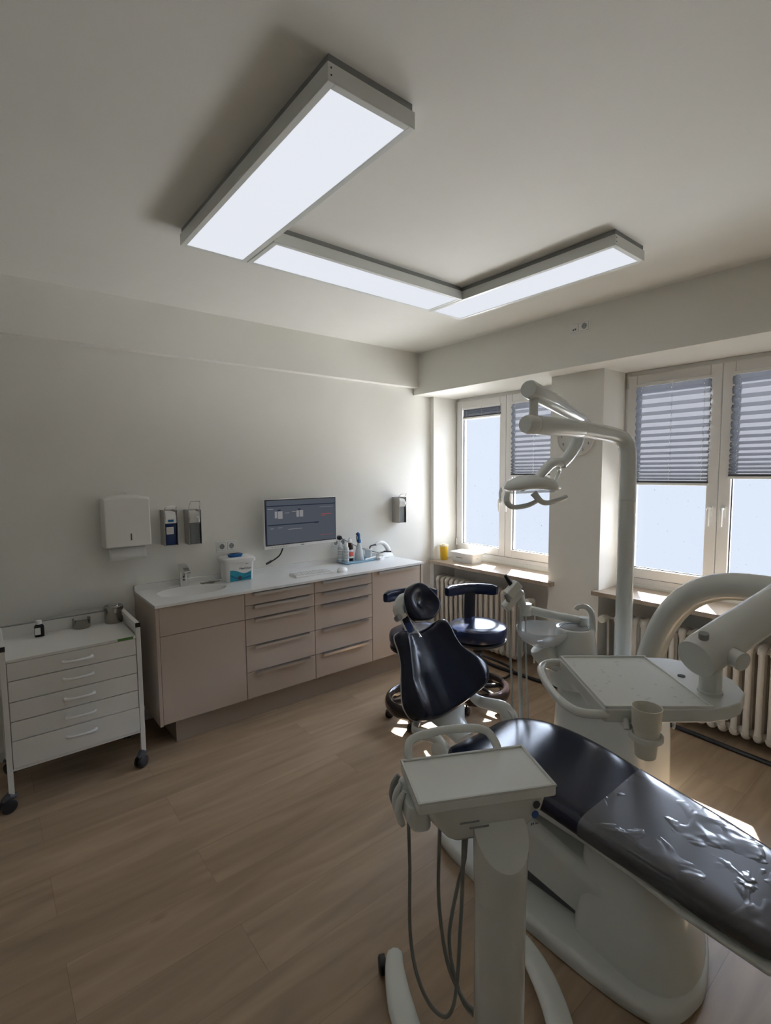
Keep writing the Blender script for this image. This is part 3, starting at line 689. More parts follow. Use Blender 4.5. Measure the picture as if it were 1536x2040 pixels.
def castor(t, x, y, a, z_top=.086, R_=.034, parent=None, mat_=BLKP):
    d = Vector((math.cos(a), math.sin(a), 0)); s = Vector((-d.y, d.x, 0)); c = Vector((x, y, 0))-d*.018+Vector((0, 0, R_))
    mb = MB()
    for q in (-1, 1): mb.tube([c+s*q*.004, c+s*q*.006, c+s*q*.019, c+s*q*.022], [R_*.9, R_, R_, R_*.85], 24)
    o_ = t.w('castor', mb, mat_)
    hb = MB().cyl((x, y, R_*1.7), (x, y, z_top), .009, n=12)
    hb.tube([Vector((x, y, R_*1.8))-d*.04, Vector((x, y, R_*2.25))-d*.01, Vector((x, y, R_*2.0))+d*.02], [.012, .022, .010], 12, sy=1., sub=3)
    obj('fork', hb, DGRY if mat_ == BLKP else mat_, o_, off=t.loc)
for (px, py, a) in ((X0+.012, Y0+.012, .3), (X1-.012, Y0+.012, .6), (X0+.012, Y1-.012, 2.4), (X1-.012, Y1-.012, 1.2)): castor(t, px, py, a)

t = Thing('medicine_bottle', 'small dark bottle with white cap and label standing on the drawer trolley', 'bottle', (-3.237, -.232, .757))
t.l('body', MB().loft([[(x, y, z) for x, y in rrect(-.023-d, .023+d, -.018-d, .018+d, .009)] for z, d in ((0, -.002), (.003, 0), (.058, 0), (.066, -.006), (.070, -.010))]), mat('black_glass', (.012, .012, .014), .15))
t.l('cap', MB().lathe([(.0135, .069), (.0135, .088), (.012, .090)], n=24), WPLA)
t.l('paper_label', MB().cbox((-.008, -.0185, .033), (.026, .0012, .038)), PAPER)
t = Thing('steel_dish', 'low open steel dish on the trolley top between the bottle and the drum', 'steel container', (-3.030, -.200, .757))
t.l('bowl', MB().lathe([(.001, 0), (.043, 0), (.046, .003), (.046, .052), (.048, .053), (.044, .054), (.044, .005), (.001, .004)], n=40), STEEL)
t.l('catch', MB().cbox((0, -.047, .052), (.010, .006, .010)).cbox((0, .045, .055), (.010, .005, .012)), STEEL, bevel=.001)
t = Thing('steel_drum', 'tall lidded steel drum on the trolley by its right rail', 'steel container', (-2.862, -.205, .757))
t.l('drum', MB().lathe([(.001, 0), (.047, 0), (.049, .003), (.049, .088), (.050, .090), (.001, .090)], n=40), STEEL)
t.l('lid', MB().lathe([(.053, .078), (.053, .098), (.050, .101), (.044, .101), (.042, .098), (.030, .098), (.028, .102), (.001, .103)], n=40), STEEL)
t.l('lid_handle', MB().tube([(-.022, 0, .102), (-.020, 0, .108), (.020, 0, .108), (.022, 0, .102)], .0028, 8), CHROME)
t.l('clasp', MB().cbox((.0, -.053, .080), (.012, .006, .026)), CHROME, bevel=.001)

# ------------------------------------------------------------------ window sill things
t = Thing('sharps_bin', 'yellow sharps bin in the corner of the window sill', 'sharps bin', (.075, -.115, SILLZ))
t.l('body', MB().lathe([(.001, 0), (.033, 0), (.035, .003), (.042, .138), (.042, .140)], n=32), YEL)
t.l('lid', MB().lathe([(.045, .134), (.046, .146), (.042, .150), (.020, .151), (.018, .156), (.001, .156)], n=32), mat('pale_yellow_lid', (.78, .66, .42), .4))
t = Thing('storage_box', 'white lidded plastic box beside the yellow sharps bin on the sill', 'storage box', (.155, -.345, SILLZ))
t.l('box', MB().loft([[(x, y, z) for x, y in rrect(-.068-d, .068+d, -.128-d, .128+d, .014)] for z, d in ((0, 0), (.082, .010))]), WPLA)
t.l('lid', MB().loft([[(x, y, z) for x, y in rrect(-.088+d, .088-d, -.150+d, .150-d, .018)] for z, d in ((.080, .004), (.084, 0), (.094, 0), (.100, .008), (.101, .02))]), WPLA)
t.l('label_strip', MB().cbox((-.0775, .03, .046), (.0012, .08, .006)), DENTD)
t.l('embossed_mark', MB().cbox((-.01, -.1370, .046), (.022, .0012, .003)), DENTD)

# clock on the pillar
t = Thing('wall_clock', 'round pale wall clock on the pillar between the windows, half hidden by the lamp arm', 'clock', (0, -1.545, 1.900))
CM = frame((0, 0, 0), (0, -1, 0), (0, 0, 1))
t.l('rim', MB().lathe([(.148, 0), (.150, .004), (.150, .018), (.145, .024), (.142, .018), (.142, .008), (.148, .004)], n=64, M=CM), TRIMW)
fc = t.l('dial', MB().cyl(CM @ Vector((0, 0, .002)), CM @ Vector((0, 0, .012)), .143, n=64), mat('clock_face', (.68, .67, .63), .5))
for h in range(1, 13):
    a = PI/2-h*PI/6
    text('numeral', str(h), .030, CM @ Matrix.Translation((.115*math.cos(a), .115*math.sin(a), .0128)), INK, t.o)
t.l('hour_hand', MB().box(-.003, .003, -.01, .07, .014, .0155, M=CM @ Matrix.Rotation(-1.1, 4, 'Z')), INK)
t.l('minute_hand', MB().box(-.002, .002, -.015, .105, .016, .0175, M=CM @ Matrix.Rotation(.3, 4, 'Z')), INK)

# black hose lying along the wall
tag(obj('floor_cable', MB().tube([(-.10, -.55, .014), (-.14, -.80, .014), (-.17, -.95, .014), (-.140, -1.47, .014), (-.10, -1.9, .014), (-.090, -2.28, .014), (-.105, -2.55, .014), (-.125, -2.83, .014), (-.15, -3.5, .014)], .0135, 12, sub=6), BLKP), 'thick black cable running along the floor under the radiators', 'cable')
tag(obj('coiled_cable', MB().tube([(-.16, -.72, .035), (-.26, -.80, .018), (-.36, -.92, .018), (-.40, -1.05, .018), (-.33, -1.16, .018), (-.20, -1.15, .045), (-.14, -1.00, .045), (-.13, -.78, .045)], .010, 10, sub=6), BLKP), 'loop of black cable on the floor behind the right stool', 'cable')

# ------------------------------------------------------------------ stools
def make_stool(x, y, zs, rz, label, ring_r=.222):
    t = Thing('swivel_stool', label, 'stool', (x, y, 0), rz=rz, group='navy swivel stools')
    t.l('seat', MB().lathe([(.01, zs-.095), (.175, zs-.095), (.193, zs-.085), (.201, zs-.060), (.202, zs-.028), (.195, zs-.010), (.178, zs-.001), (.12, zs+.003), (.01, zs+.001)], n=56), LEATH2)
    t.l('seat_pan', MB().lathe([(.190, zs-.098), (.196, zs-.100), (.196, zs-.112), (.185, zs-.118), (.05, zs-.125)], n=48), BLKP)
    t.l('gas_column', MB().lathe([(.028, .14), (.028, .30), (.020, .302), (.020, zs-.12)], n=20), BLKP)
    t.l('bellows', MB().lathe([(q, .30+.012*k) for k in range(10) for q in ((.034,) if k % 2 else (.026,))], n=24), BLKP)
    t.l('foot_ring', MB().torus(ring_r-.026, .026, .116, n=64, k=16, sz=1.7), mat('black_glossy_ring', (.03, .022, .022), .12))
    sp_ = MB()
    for k in range(5):
        a = 2*PI*k/5+.3; sp_.tube([(0, 0, .125), (math.cos(a)*.10, math.sin(a)*.10, .115), (math.cos(a)*(ring_r-.02), math.sin(a)*(ring_r-.02), .10)], [.024, .018, .014], 10)
    t.l('star_base', sp_.lathe([(.036, .10), (.036, .15)], n=20), BLKP)
    for k in range(5):
        a = 2*PI*k/5+.3; c, s_ = math.cos(a), math.sin(a); mb = MB(); rr = ring_r-.030
        P = Vector((c*rr, s_*rr, .027)); d = Vector((-s_, c, 0))
        for q in (-1, 1): mb.tube([P+d*q*.003, P+d*q*.005, P+d*q*.018, P+d*q*.021], [.022, .027, .027, .020], 20)
        mb.cyl(P+Vector((0, 0, .015)), P+Vector((0, 0, .075)), .007, n=10)
        t.l('castor', mb, BLKP)
    # backrest: curved bar on a flat upright at local +y
    t.l('upright', MB().tube([(0, .10, zs-.11), (0, .17, zs-.11), (0, .215, zs-.08), (0, .225, zs+.03), (0, .215, zs+.17)], [.042]*5, 12, sub=4, sy=.28, up=(1, 0, 0)), BLKP)
    rings = []; N = 20; R_ = .26
    for k in range(N+1):
        a = math.radians(-46+92*k/N); h = .040; th = .022
        e_ = 1-.25*max(0, abs(k-N/2)/(N/2)-.8)/.2
        cx, cy = R_*math.sin(a), .235-R_*(1-math.cos(a)); nx, ny = math.sin(a), math.cos(a)
        rings.append([(cx+nx*th*u*e_, cy+ny*th*u*e_, zs+.195+h*v*e_) for u, v in [(math.copysign(abs(math.cos(b))**.55, math.cos(b)), math.copysign(abs(math.sin(b))**.55, math.sin(b))) for b in [2*PI*j/20 for j in range(20)]]])
    t.l('backrest', MB().loft(rings), LEATH2, ang=60)
    return t
make_stool(-1.237, -1.168, .600, math.radians(-22), 'navy swivel stool next to the cabinets, partly hidden by the headrest', .234)
make_stool(-.788, -1.285, .580, math.radians(-34), 'navy swivel stool in front of the corner radiator, its round seat in full view', .227)

# ------------------------------------------------------------------ dental chair
CH = Thing('dental_chair', 'dental treatment chair in midnight blue leather with pale grey base, reclined backrest', 'dental chair', (-1.70, -2.55, 0))
# base plate
bp = [(-1.93, -2.035), (-1.965, -2.10), (-1.995, -2.25), (-2.015, -2.50), (-2.02, -2.80), (-2.00, -2.97), (-1.95, -3.03), (-1.86, -3.055), (-1.76, -3.055), (-1.58, -3.00), (-1.46, -2.92), (-1.415, -2.82), (-1.41, -2.55), (-1.44, -2.25), (-1.50, -2.05), (-1.60, -1.99), (-1.75, -1.985)]
bpp = [(p.x, p.y) for p in cr_spline([(a, b, 0) for a, b in bp], 4, True)]
cxp, cyp = -1.71, -2.55
def inset(poly, d):
    return [(x+(cxp-x)*d/.3*.9 if False else x-(x-cxp)*d/max(.001, math.hypot(x-cxp, y-cyp)), y-(y-cyp)*d/max(.001, math.hypot(x-cxp, y-cyp))) for x, y in poly]
CH.w('base_plate', MB().loft([[(x, y, z) for x, y in inset(bpp, d)] for z, d in ((0, .012), (.006, 0), (.034, .002), (.046, .010), (.052, .026))]), DENT, ang=60)
# domed base cover at the foot end
def hump(z, k, yt, yb):
    P = [(-1.915, -2.69), (-1.945, -2.80), (-1.955, -2.93), (-1.90, -3.02), (-1.76, -3.04), (-1.585, -2.99), (-1.475, -2.90), (-1.46, -2.75), (-1.55, -2.66), (-1.75, -2.64)]
    cx, cy = -1.70, -2.84
    return [(cx+(p.x-cx)*k, cy+(p.y-cy)*k+(yt), z) for p in cr_spline([(a, b, 0) for a, b in P], 4, True)]
CH.w('base_cover', MB().loft([hump(.045, 1.0, 0, 0), hump(.08, .985, 0, 0), hump(.16, .91, .012, 0), hump(.24, .80, .03, 0), hump(.30, .70, .05, 0), hump(.34, .58, .07, 0), hump(.36, .45, .08, 0)]), DENT, ang=60)
# lift arm from the cover up to the seat
arm = MB().loft([[(x, y, z) for x, z in ((-1.905, a0), (-1.905, a1), (-1.88, a1+.03), (-1.50, a1+.03), (-1.47, a1), (-1.47, a0))] for y, a0, a1 in ((-2.82, .075, .215), (-2.50, .115, .29), (-2.20, .19, .345), (-2.08, .25, .355))])
CH.w('lift_arm', arm, DENT, bevel=.012, seg=3, ang=25)
CH.w('lift_shade_block', MB().box(-1.87, -1.50, -2.72, -2.30, .052, .12), INK, smooth=False)  # dark block drawn in as the shade under the lift arm
# seat shell
def plank(st, m, name, e=.32, ez=.55, n=44, parent=None, crown=0.):
    rings = []
    for y, xl, xr, zt, th in st:
        r = sring((xl+xr)/2, zt-th/2, (xr-xl)/2, th/2, y, e, n, ez)
        if crown:
            cx = (xl+xr)/2; w_ = (xr-xl)/2
            r = [(x, yy, z-crown*(1-min(1, ((x-cx)/w_)**2)) if z > zt-th/2 else z) for x, yy, z in r]
        rings.append(r)
    mb = MB().loft(rings)
    return CH.w(name, mb, m, ang=70) if parent is None else obj(name, mb, m, parent, off=CH.loc, ang=70)
ST = [(-2.045, -1.84, -1.56, .400, .02), (-2.055, -1.885, -1.52, .422, .055), (-2.085, -1.925, -1.475, .440, .085), (-2.15, -1.942, -1.435, .462, .095), (-2.28, -1.940, -1.415, .482, .095),
      (-2.42, -1.935, -1.415, .486, .090), (-2.56, -1.932, -1.425, .478, .085), (-2.70, -1.936, -1.448, .466, .080), (-2.715, -1.936, -1.452, .465, .080)]
def interp(st, n):
    out = []
    P = [Vector(s[:3]) for s in st]; Q = [Vector((s[3], s[4], 0)) for s in st]
    a = cr_spline(P, n); b = cr_spline(Q, n)
    return [(p.x, p.y, p.z, q.x, q.y) for p, q in zip(a, b)]
seat = plank(interp(ST, 3), LEATH, 'seat', crown=.010)
SL = [(-2.700, -1.934, -1.449, .4655, .078), (-2.85, -1.940, -1.475, .460, .078), (-3.0, -1.948, -1.510, .458, .076), (-3.15, -1.954, -1.550, .452, .072), (-3.235, -1.950, -1.575, .446, .066), (-3.265, -1.925, -1.60, .438, .050), (-3.275, -1.88, -1.65, .428, .022)]
leg = plank(interp(SL, 3), LEATH, 'leg_rest', crown=.008)
SP = [(y, a-.004, b+.004, c+.0035, d+.008) for y, a, b, c, d in SL]; SP[0] = (-2.705,)+SP[0][1:]
FILM = bpy.data.materials.new('clear_foot_film'); FILM.use_nodes = True; fn = FILM.node_tree; fb = fn.nodes['Principled BSDF']
fb.inputs['Base Color'].default_value = (.055, .058, .068, 1); fb.inputs['Roughness'].default_value = .22; fb.inputs['Coat Weight'].default_value = .8; fb.inputs['Coat Roughness'].default_value = .12
ftc = fn.nodes.new('ShaderNodeTexCoord'); fno = fn.nodes.new('ShaderNodeTexNoise'); fno.inputs['Scale'].default_value = 7; fno.inputs['Detail'].default_value = 2; fno.inputs['Distortion'].default_value = 1.2
frp = fn.nodes.new('ShaderNodeValToRGB'); frp.color_ramp.elements[0].position = .54; frp.color_ramp.elements[1].position = .72
fbp = fn.nodes.new('ShaderNodeBump'); fbp.inputs['Strength'].default_value = .18; fbp.inputs['Distance'].default_value = .01
fn.links.new(ftc.outputs['Object'], fno.inputs['Vector']); fn.links.new(fno.outputs[0], frp.inputs[0]); fn.links.new(frp.outputs[0], fbp.inputs['Height']); fn.links.new(fbp.outputs[0], fb.inputs['Normal']); fn.links.new(fbp.outputs[0], fb.inputs['Coat Normal'])
fo = plank(interp(SP, 4), FILM, 'foot_cover', crown=.008); fo['label'] = 'clear plastic cover over the leg rest'
under = plank([(-2.12, -1.87, -1.50, .385, .045), (-2.4, -1.885, -1.48, .398, .05), (-2.7, -1.895, -1.49, .390, .045), (-2.9, -1.925, -1.52, .388, .035), (-3.05, -1.958, -1.53, .386, .028), (-3.25, -1.972, -1.57, .384, .024), (-3.295, -1.94, -1.60, .384, .016)], DENT, 'under_shell')
# cushions with an outline, an edge thickness and a shaped front
def cushion(outline, A, ex, es, thick, hf, cen, K=12, edge=.018):
    ol = cr_spline([(a, b, 0) for a, b in outline], 4, True); N = len(ol)
    ex = Vector(ex); es = Vector(es); nn = ex.cross(es); A = Vector(A); cen = Vector((cen[0], cen[1], 0)); rings = []
    def ringf(s, h):
        r = []
        for p in ol:
            q = cen+(p-cen)*s; r.append(A+ex*q.x+es*q.y+nn*(h(q.x, q.y, s) if callable(h) else h))
        return r
    rings.append(ringf(.05, -thick)); rings.append(ringf(.80, -thick)); rings.append(ringf(.955, -thick*.93)); rings.append(ringf(.995, -thick*.65)); rings.append(ringf(1.0, -thick*.4))
    for s in (.995, .98, .955, .92, .87, .80, .70, .58, .45, .30, .15, .04):
        rings.append(ringf(s, lambda x, y, q: hf(x, y, q)-edge*max(0, (q-.90)/.10)**2))
    return MB().loft(rings), [A+ex*p.x+es*p.y+nn*(-thick*.55) for p in ol]
tb = math.radians(55); BX = Vector((1, 0, 0)); BS = Vector((0, math.cos(tb), math.sin(tb))); BA = Vector((-1.65, -1.94, .43))
ob = [(-.204, .481), (-.166, .497), (-.113, .484), (-.055, .474), (.022, .481), (.088, .500), (.138, .497), (.156, .465), (.158, .406), (.173, .345), (.205, .300), (.262, .253), (.289, .205), (.286, .160), (.243, .116), (.178, .092), (.11, .078), (.032, .064), (-.057, .054), (-.136, .050), (-.198, .056), (-.250, .069), (-.290, .095), (-.305, .135), (-.302, .180), (-.270, .255), (-.228, .345), (-.211, .412)]
def hback(x, y, s):
    c = x+.02; w_ = .30 if y < .25 else .30-(y-.25)*.55
    wing = min(1.0, abs(c)/max(.08, w_))
    q = min(1, max(0, (abs(c)/max(.08, w_)-.52)/.26)); q = q*q*(3-2*q)
    return .006+.034*q*(1-.35*max(0, s-.8)/.2)-.012*math.exp(-((c)/.09)**2)
bm_, bl_ = cushion(ob, BA, BX, BS, .055, hback, (-.02, .24))
back = CH.w('backrest', bm_, LEATH, ang=75)
obj('piping', MB().tube(bl_, .0035, 6, closed=True), PIPING, back, off=CH.loc)
th = math.radians(62); HS = Vector((0, math.cos(th), math.sin(th))); HA = BA+BS*.60
oh = [(-.048, .081), (-.012, .116), (.050, .130), (.093, .115), (.126, .080), (.155, .030), (.164, -.016), (.132, -.055), (.090, -.078), (.030, -.084), (-.037, -.071), (-.062, -.044), (-.068, -.003), (-.062, .045)]
oh = [(x, y) for x, y in oh]
def hhead(x, y, s):
    q = math.hypot((x-.05)/.085, (y-.02)/.075)
    return .033-.042*math.exp(-(q*1.4)**2.3)-.013*s
hm_, hl_ = cushion(oh, HA, BX, HS, .035, hhead, (.05, .022), edge=.022)
head = CH.w('headrest', hm_, LEATH, ang=75)
obj('piping', MB().tube(hl_, .0028, 6, closed=True), PIPING, head, off=CH.loc)
def bpt(x, s, n_=0.): return BA+BX*x+BS*s+BX.cross(BS)*n_
CH.w('headrest_bracket', MB().tube([bpt(.03, .64, -.030), bpt(-.02, .645, -.065), bpt(-.055, .62, -.075), bpt(-.060, .585, -.065)], [.060, .062, .046, .026], 20, sub=4), DENT)
rod = MB()
for x in (-.092, -.030): rod.cyl(bpt(x, .42, -.045), bpt(x-.012, .60, -.050), .0055, n=12)
CH.w('headrest_rods', rod, CHROME)
CH.w('rod_sleeve', MB().tube([bpt(-.055, .44, -.045), bpt(-.050, .485, -.045)], [.050, .030], 20, sy=.4), DENT)
CH.w('height_knob', MB().cyl(bpt(-.125, .575, -.02), bpt(-.125, .575, -.05), .017, n=20), DENTD)
# back support: spine shell and two side arms to the seat hinges
CH.w('back_shell', MB().tube([bpt(-.02, .46, -.075), bpt(-.02, .30, -.085), bpt(-.02, .12, -.085), bpt(-.02, .0, -.075), bpt(-.02, -.08, -.04)], [.09, .15, .16, .085, .065], 24, sub=4, sy=.28, up=(1, 0, 0)), DENT, ang=60)
for sx_, nm in ((-1, 'left'), (1, 'right')):
    xo = -.02+sx_*.235
    am = MB().tube([bpt(xo*.75, .10, -.07), bpt(xo, .04, -.075), (BA.x+xo, -2.00, .44), (BA.x+xo, -2.045, .405), (BA.x+xo*.96, -2.12, .345)], [.020, .030, .036, .040, .034], 16, sub=4, sy=.6)
    a_ = CH.w('hinge_arm', am, DENT, ang=60)
    obj('hinge_cap', MB().tube([(BA.x+xo-sx_*.012, -2.035, .405), (BA.x+xo+sx_*.030, -2.035, .405), (BA.x+xo+sx_*.034, -2.035, .405)], [.042, .040, .034], 28), DENT, a_, off=CH.loc)

# ------------------------------------------------------------------ dental unit (column with cuspidor)
UN = Thing('cuspidor_unit', 'pale grey dental unit column with spittoon bowl and cup filler beside the chair', 'dental unit', (-.98, -2.35, 0))
cxu, cyu = -.985, -2.345
def uring(z, w_, d_, r, ox=0, oy=0): return [(cxu+x+ox, cyu+y+oy, z) for x, y in rrect(-w_, w_, -d_, d_, r, 7)]
UN.w('column', MB().loft([uring(0, .225, .235, .10), uring(.02, .23, .24, .10), uring(.30, .225, .235, .10), uring(.50, .215, .225, .10), uring(.545, .20, .21, .10), uring(.565, .18, .19, .10)]), DENT, ang=60)
UN.w('collar', MB().loft([uring(.560, .165, .175, .12, -.03, .03), uring(.585, .165, .175, .12, -.03, .03), uring(.610, .150, .155, .12, -.03, .03), uring(.62, .12, .12, .11, -.03, .03)]), DENT, ang=60)
UN.w('access_button', MB().cyl((-.79, -2.568, .36), (-.788, -2.578, .36), .020, n=20), DENTD)
tw = Vector((-1.125, -2.212, 0))
UN.w('filler_tower', MB().lathe([(.125, .56), (.118, .65), (.105, .76), (.096, .838), (.090, .850), (.078, .852), (.076, .844), (.01, .844)], (tw.x, tw.y, 0), 40), DENT)
UN.w('cup_platform', MB().lathe([(.070, .845), (.070, .850), (.066, .851), (.064, .847)], (tw.x, tw.y, 0), 36), DENTD)
UN.w('water_spout', MB().tube([(-1.080, -2.285, .828), (-1.078, -2.28, .91), (-1.085, -2.268, .945), (-1.105, -2.25, .962), (-1.128, -2.228, .958), (-1.135, -2.222, .945)], .0125, 12, sub=5, sy=1.2), DENT)
bwl = Vector((-1.245, -2.10, 0))
UN.w('spittoon_bowl', MB().lathe([(.020, .755), (.060, .758), (.105, .785), (.126, .815), (.130, .842), (.128, .846), (.124, .840), (.118, .815), (.095, .790), (.050, .768), (.02, .766)], (bwl.x, bwl.y, 0), 48), FROST)
UN.w('bowl_drain', MB().lathe([(.022, .768), (.022, .774), (.015, .776)], (bwl.x, bwl.y, 0), 20), CHROME)
UN.w('bowl_support', MB().tube([(bwl.x, bwl.y, .756), (bwl.x+.02, bwl.y-.02, .72), (-1.13, -2.20, .66), (-1.08, -2.25, .60)], [.085, .095, .08, .07], 24, sub=4, sy=.55), DENT, ang=60)

# doctor's tray hanging on the swing arm
TA = Thing('tray_arm', 'thick arched swing arm in pale grey carrying the large white tray', 'tray arm', (-1.02, -2.53, .5))
TA.w('arch_tube', MB().tube([(-1.014, -2.531, .53), (-1.018, -2.532, .70), (-1.015, -2.553, .814), (-1.014, -2.593, .929), (-1.02, -2.653, 1.031), (-1.021, -2.723, 1.102), (-1.021, -2.809, 1.147), (-1.02, -2.899, 1.164), (-1.028, -2.995, 1.168), (-1.031, -3.097, 1.160), (-1.062, -3.175, 1.162)], .0575, 32, sub=4), DENT)
TA.w('elbow', MB().tube([(-1.09, -3.20, 1.10), (-1.09, -3.20, 1.12), (-1.09, -3.20, 1.36), (-1.09, -3.20, 1.38)], [.055, .066, .066, .055], 32), DENT)
TA.w('spring_arm', MB().tube([(-1.09, -3.20, 1.33), (-1.264, -3.195, 1.305), (-1.578, -3.124, 1.222), (-1.801, -3.066, 1.157), (-1.885, -3.042, 1.128), (-1.912, -3.034, 1.118)], [.057, .057, .057, .057, .057, .054], 32), DENT)
TA.w('pivot_knob', MB().cyl((-1.845, -3.085, 1.135), (-1.868, -3.135, 1.128), .026, n=28), DENT)
TA.w('release_button', MB().cyl((-1.900, -3.048, 1.17), (-1.905, -3.050, 1.195), .013, n=20), DENTD)
TR0 = Vector((-1.909, -2.603, 1.0)); te1 = Vector((.765, -.644, 0)).normalized(); te2 = Vector((-te1.y, te1.x, 0))*-1
TM = frame(TR0, te1, -te2)   # local: x along e1, y = -e2 (away from the cup side)
pin_w = Vector((-1.806, -3.022, 0))
TA.w('pivot_pin', MB().lathe([(.033, .985), (.033, 1.005), (.029, 1.007), (.029, 1.075), (.032, 1.09)], (-1.820, -3.045, 0), 28), DENT)
o2 = [(0, 0), (.31, 0), (.38, -.005), (.44, -.045), (.475, -.11), (.482, -.20), (.455, -.285), (.40, -.345), (.33, -.382), (.285, -.388), (0, -.388)]
tp = [(0, -.006), (.006, 0), (.20, 0), (.31, -.001), (.375, -.012), (.435, -.050), (.470, -.115), (.478, -.20), (.452, -.285), (.400, -.345), (.345, -.375), (.285, -.388), (.10, -.388), (.008, -.388), (0, -.380)]
TT = Thing('instrument_tray_table', 'large white tray table with a dimpled mat and bowed handle, hanging over the leg rest', 'tray table', tuple(TR0))
TT.l('table_body', MB().prism(tp, -.040, -.002, M=frame((0, 0, 0), te1, -te2)), DENT, bevel=.008, seg=3, ang=30)
LM = frame((0, 0, 0), te1, -te2)
rim = MB()
for a, b, c, d in ((.004, .012, -.384, -.004), (.004, .300, -.012, -.004), (.004, .300, -.384, -.376), (.292, .297, -.376, -.012)): rim.box(a, b, c, d, -.004, .006, M=LM)
TT.l('tray_rim', rim, DENT2, bevel=.002)
matm = bpy.data.materials.new('painted_dimple_mat'); matm.use_nodes = True; mn = matm.node_tree; mb_ = mn.nodes['Principled BSDF']
mb_.inputs['Roughness'].default_value = .45
mtc = mn.nodes.new('ShaderNodeTexCoord'); mvo = mn.nodes.new('ShaderNodeTexVoronoi'); mvo.inputs['Scale'].default_value = 30; mrp = mn.nodes.new('ShaderNodeValToRGB')
mrp.color_ramp.elements[0].position = .13; mrp.color_ramp.elements[0].color = (.58, .60, .58, 1); mrp.color_ramp.elements[1].position = .20; mrp.color_ramp.elements[1].color = (.72, .74, .71, 1)  # flat mat; dimples are darker dots, their shade put into the colour
mn.links.new(mtc.outputs['Object'], mvo.inputs['Vector']); mn.links.new(mvo.outputs['Distance'], mrp.inputs[0]); mn.links.new(mrp.outputs[0], mb_.inputs['Base Color'])
TT.l('tray_mat', MB().box(.012, .292, -.376, -.012, -.003, .001, M=LM), matm, smooth=False)
TT.l('status_light', MB().cyl(LM @ Vector((.335, -.165, -.003)), LM @ Vector((.335, -.165, .0005)), .011, n=20), INK)
TT.l('bowed_handle', MB().tube([LM @ Vector(p) for p in ((.012, -.012, -.018), (-.020, -.008, -.018), (-.060, -.030, -.018), (-.085, -.085, -.020), (-.092, -.20, -.024), (-.085, -.300, -.024), (-.060, -.360, -.022), (-.020, -.378, -.020), (.012, -.376, -.020))], .0125, 16, sub=5), DENT)
TT.l('cup_holder', MB().loft([[LM @ Vector((.095+(.034+a)*math.cos(2*PI*k/36), -.428+(.034+a)*math.sin(2*PI*k/36), z)) for k in range(36)] for a, z in ((0, -.062), (.008, -.062), (.008, -.050), (0, -.050))], wrap=True).cbox((.095-.03, -.385, -.045), (.03, .03, .014), M=LM).tube([LM @ Vector((.060, -.386, -.030)), LM @ Vector((.055, -.405, -.050))], .008, 8), DENT, ang=60)
cc = LM @ Vector((.095, -.428, 0))+TR0
cup = Thing('drinking_cup', 'cream plastic cup standing in the ring holder of the tray table', 'cup', (cc.x, cc.y, .888))
cup.l('cup_wall', MB().lathe([(.001, 0), (.024, 0), (.026, .002), (.0325, .075), (.0335, .080), (.0355, .083), (.037, .135), (.038, .137), (.036, .137), (.031, .075), (.024, .006), (.001, .005)], n=44), CREAM)

# operating lamp
LA = Thing('operating_lamp', 'dental operating lamp on a tall bent pole with two thick pale grey arms', 'operating lamp', (-.93, -2.37, .56))
LA.w('pole', MB().tube([(-.930, -2.370, .56), (-.930, -2.368, 1.50)], .040, 28), DENT)
LA.w('bent_pole', MB().tube([(-.930, -2.368, 1.502), (-.932, -2.366, 1.70), (-.938, -2.362, 1.765), (-.965, -2.354, 1.800), (-1.03, -2.344, 1.818), (-1.16, -2.332, 1.830), (-1.30, -2.322, 1.838)], [.040, .040, .040, .039, .037, .037, .037], 28, sub=5), DENT)
LA.w('arm_sleeve', MB().tube([(-1.29, -2.322, 1.838), (-1.31, -2.320, 1.839), (-1.60, -2.283, 1.844)], [.036, .039, .041], 28), DENT)
LA.w('end_ring', MB().tube([(-1.602, -2.283, 1.844), (-1.648, -2.278, 1.845), (-1.664, -2.276, 1.845)], [.0405, .0405, .034], 28), DENT2)
LA.w('joint_pin', MB().cyl((-1.615, -2.283, 1.87), (-1.615, -2.283, 1.975), .019, n=24), DENT)
LA.w('upper_arm', MB().tube([(-1.652, -2.282, 1.992), (-1.640, -2.280, 1.990), (-1.436, -2.252, 1.962), (-1.211, -2.218, 1.925), (-1.10, -2.205, 1.905)], [.035, .039, .038, .030, .028], 28), DENT)
LA.w('drop_knuckle', MB().tube([(-1.10, -2.205, 1.91), (-1.105, -2.205, 1.86), (-1.125, -2.200, 1.79), (-1.165, -2.185, 1.725), (-1.212, -2.172, 1.681)], [.028, .032, .032, .029, .026], 20, sub=4), DENTD if False else DENT)
LA.w('yoke', MB().tube([(-1.215, -2.172, 1.690), (-1.27, -2.155, 1.685), (-1.325, -2.140, 1.640), (-1.372, -2.126, 1.595), (-1.44, -2.10, 1.575)], [.022, .024, .022, .020, .024], 16, sub=5, sy=1.2), DENT)
ha = Vector((-1.50, -2.052, 1.565)); hb = Vector((-1.215, -2.155, 1.560)); hd_ = (hb-ha).normalized()
hs_ = Vector((-hd_.y, hd_.x, 0)).normalized(); hr = []
for k in range(17):
    u = k/16; c = ha.lerp(hb, u); w_ = .075*(1-abs(2*u-1)**3.2)**.5+.006; h_ = .046*(1-abs(2*u-1)**3.0)**.5+.004
    c = c+Vector((0, 0, .018*math.sin(PI*u)))
    hr.append([c+hs_*w_*math.cos(2*PI*j/24)+Vector((0, 0, 1))*h_*math.sin(2*PI*j/24)*(1.0 if math.sin(2*PI*j/24) > 0 else .45) for j in range(24)])
LA.w('lamp_head', MB().loft(hr), DENT, ang=60)
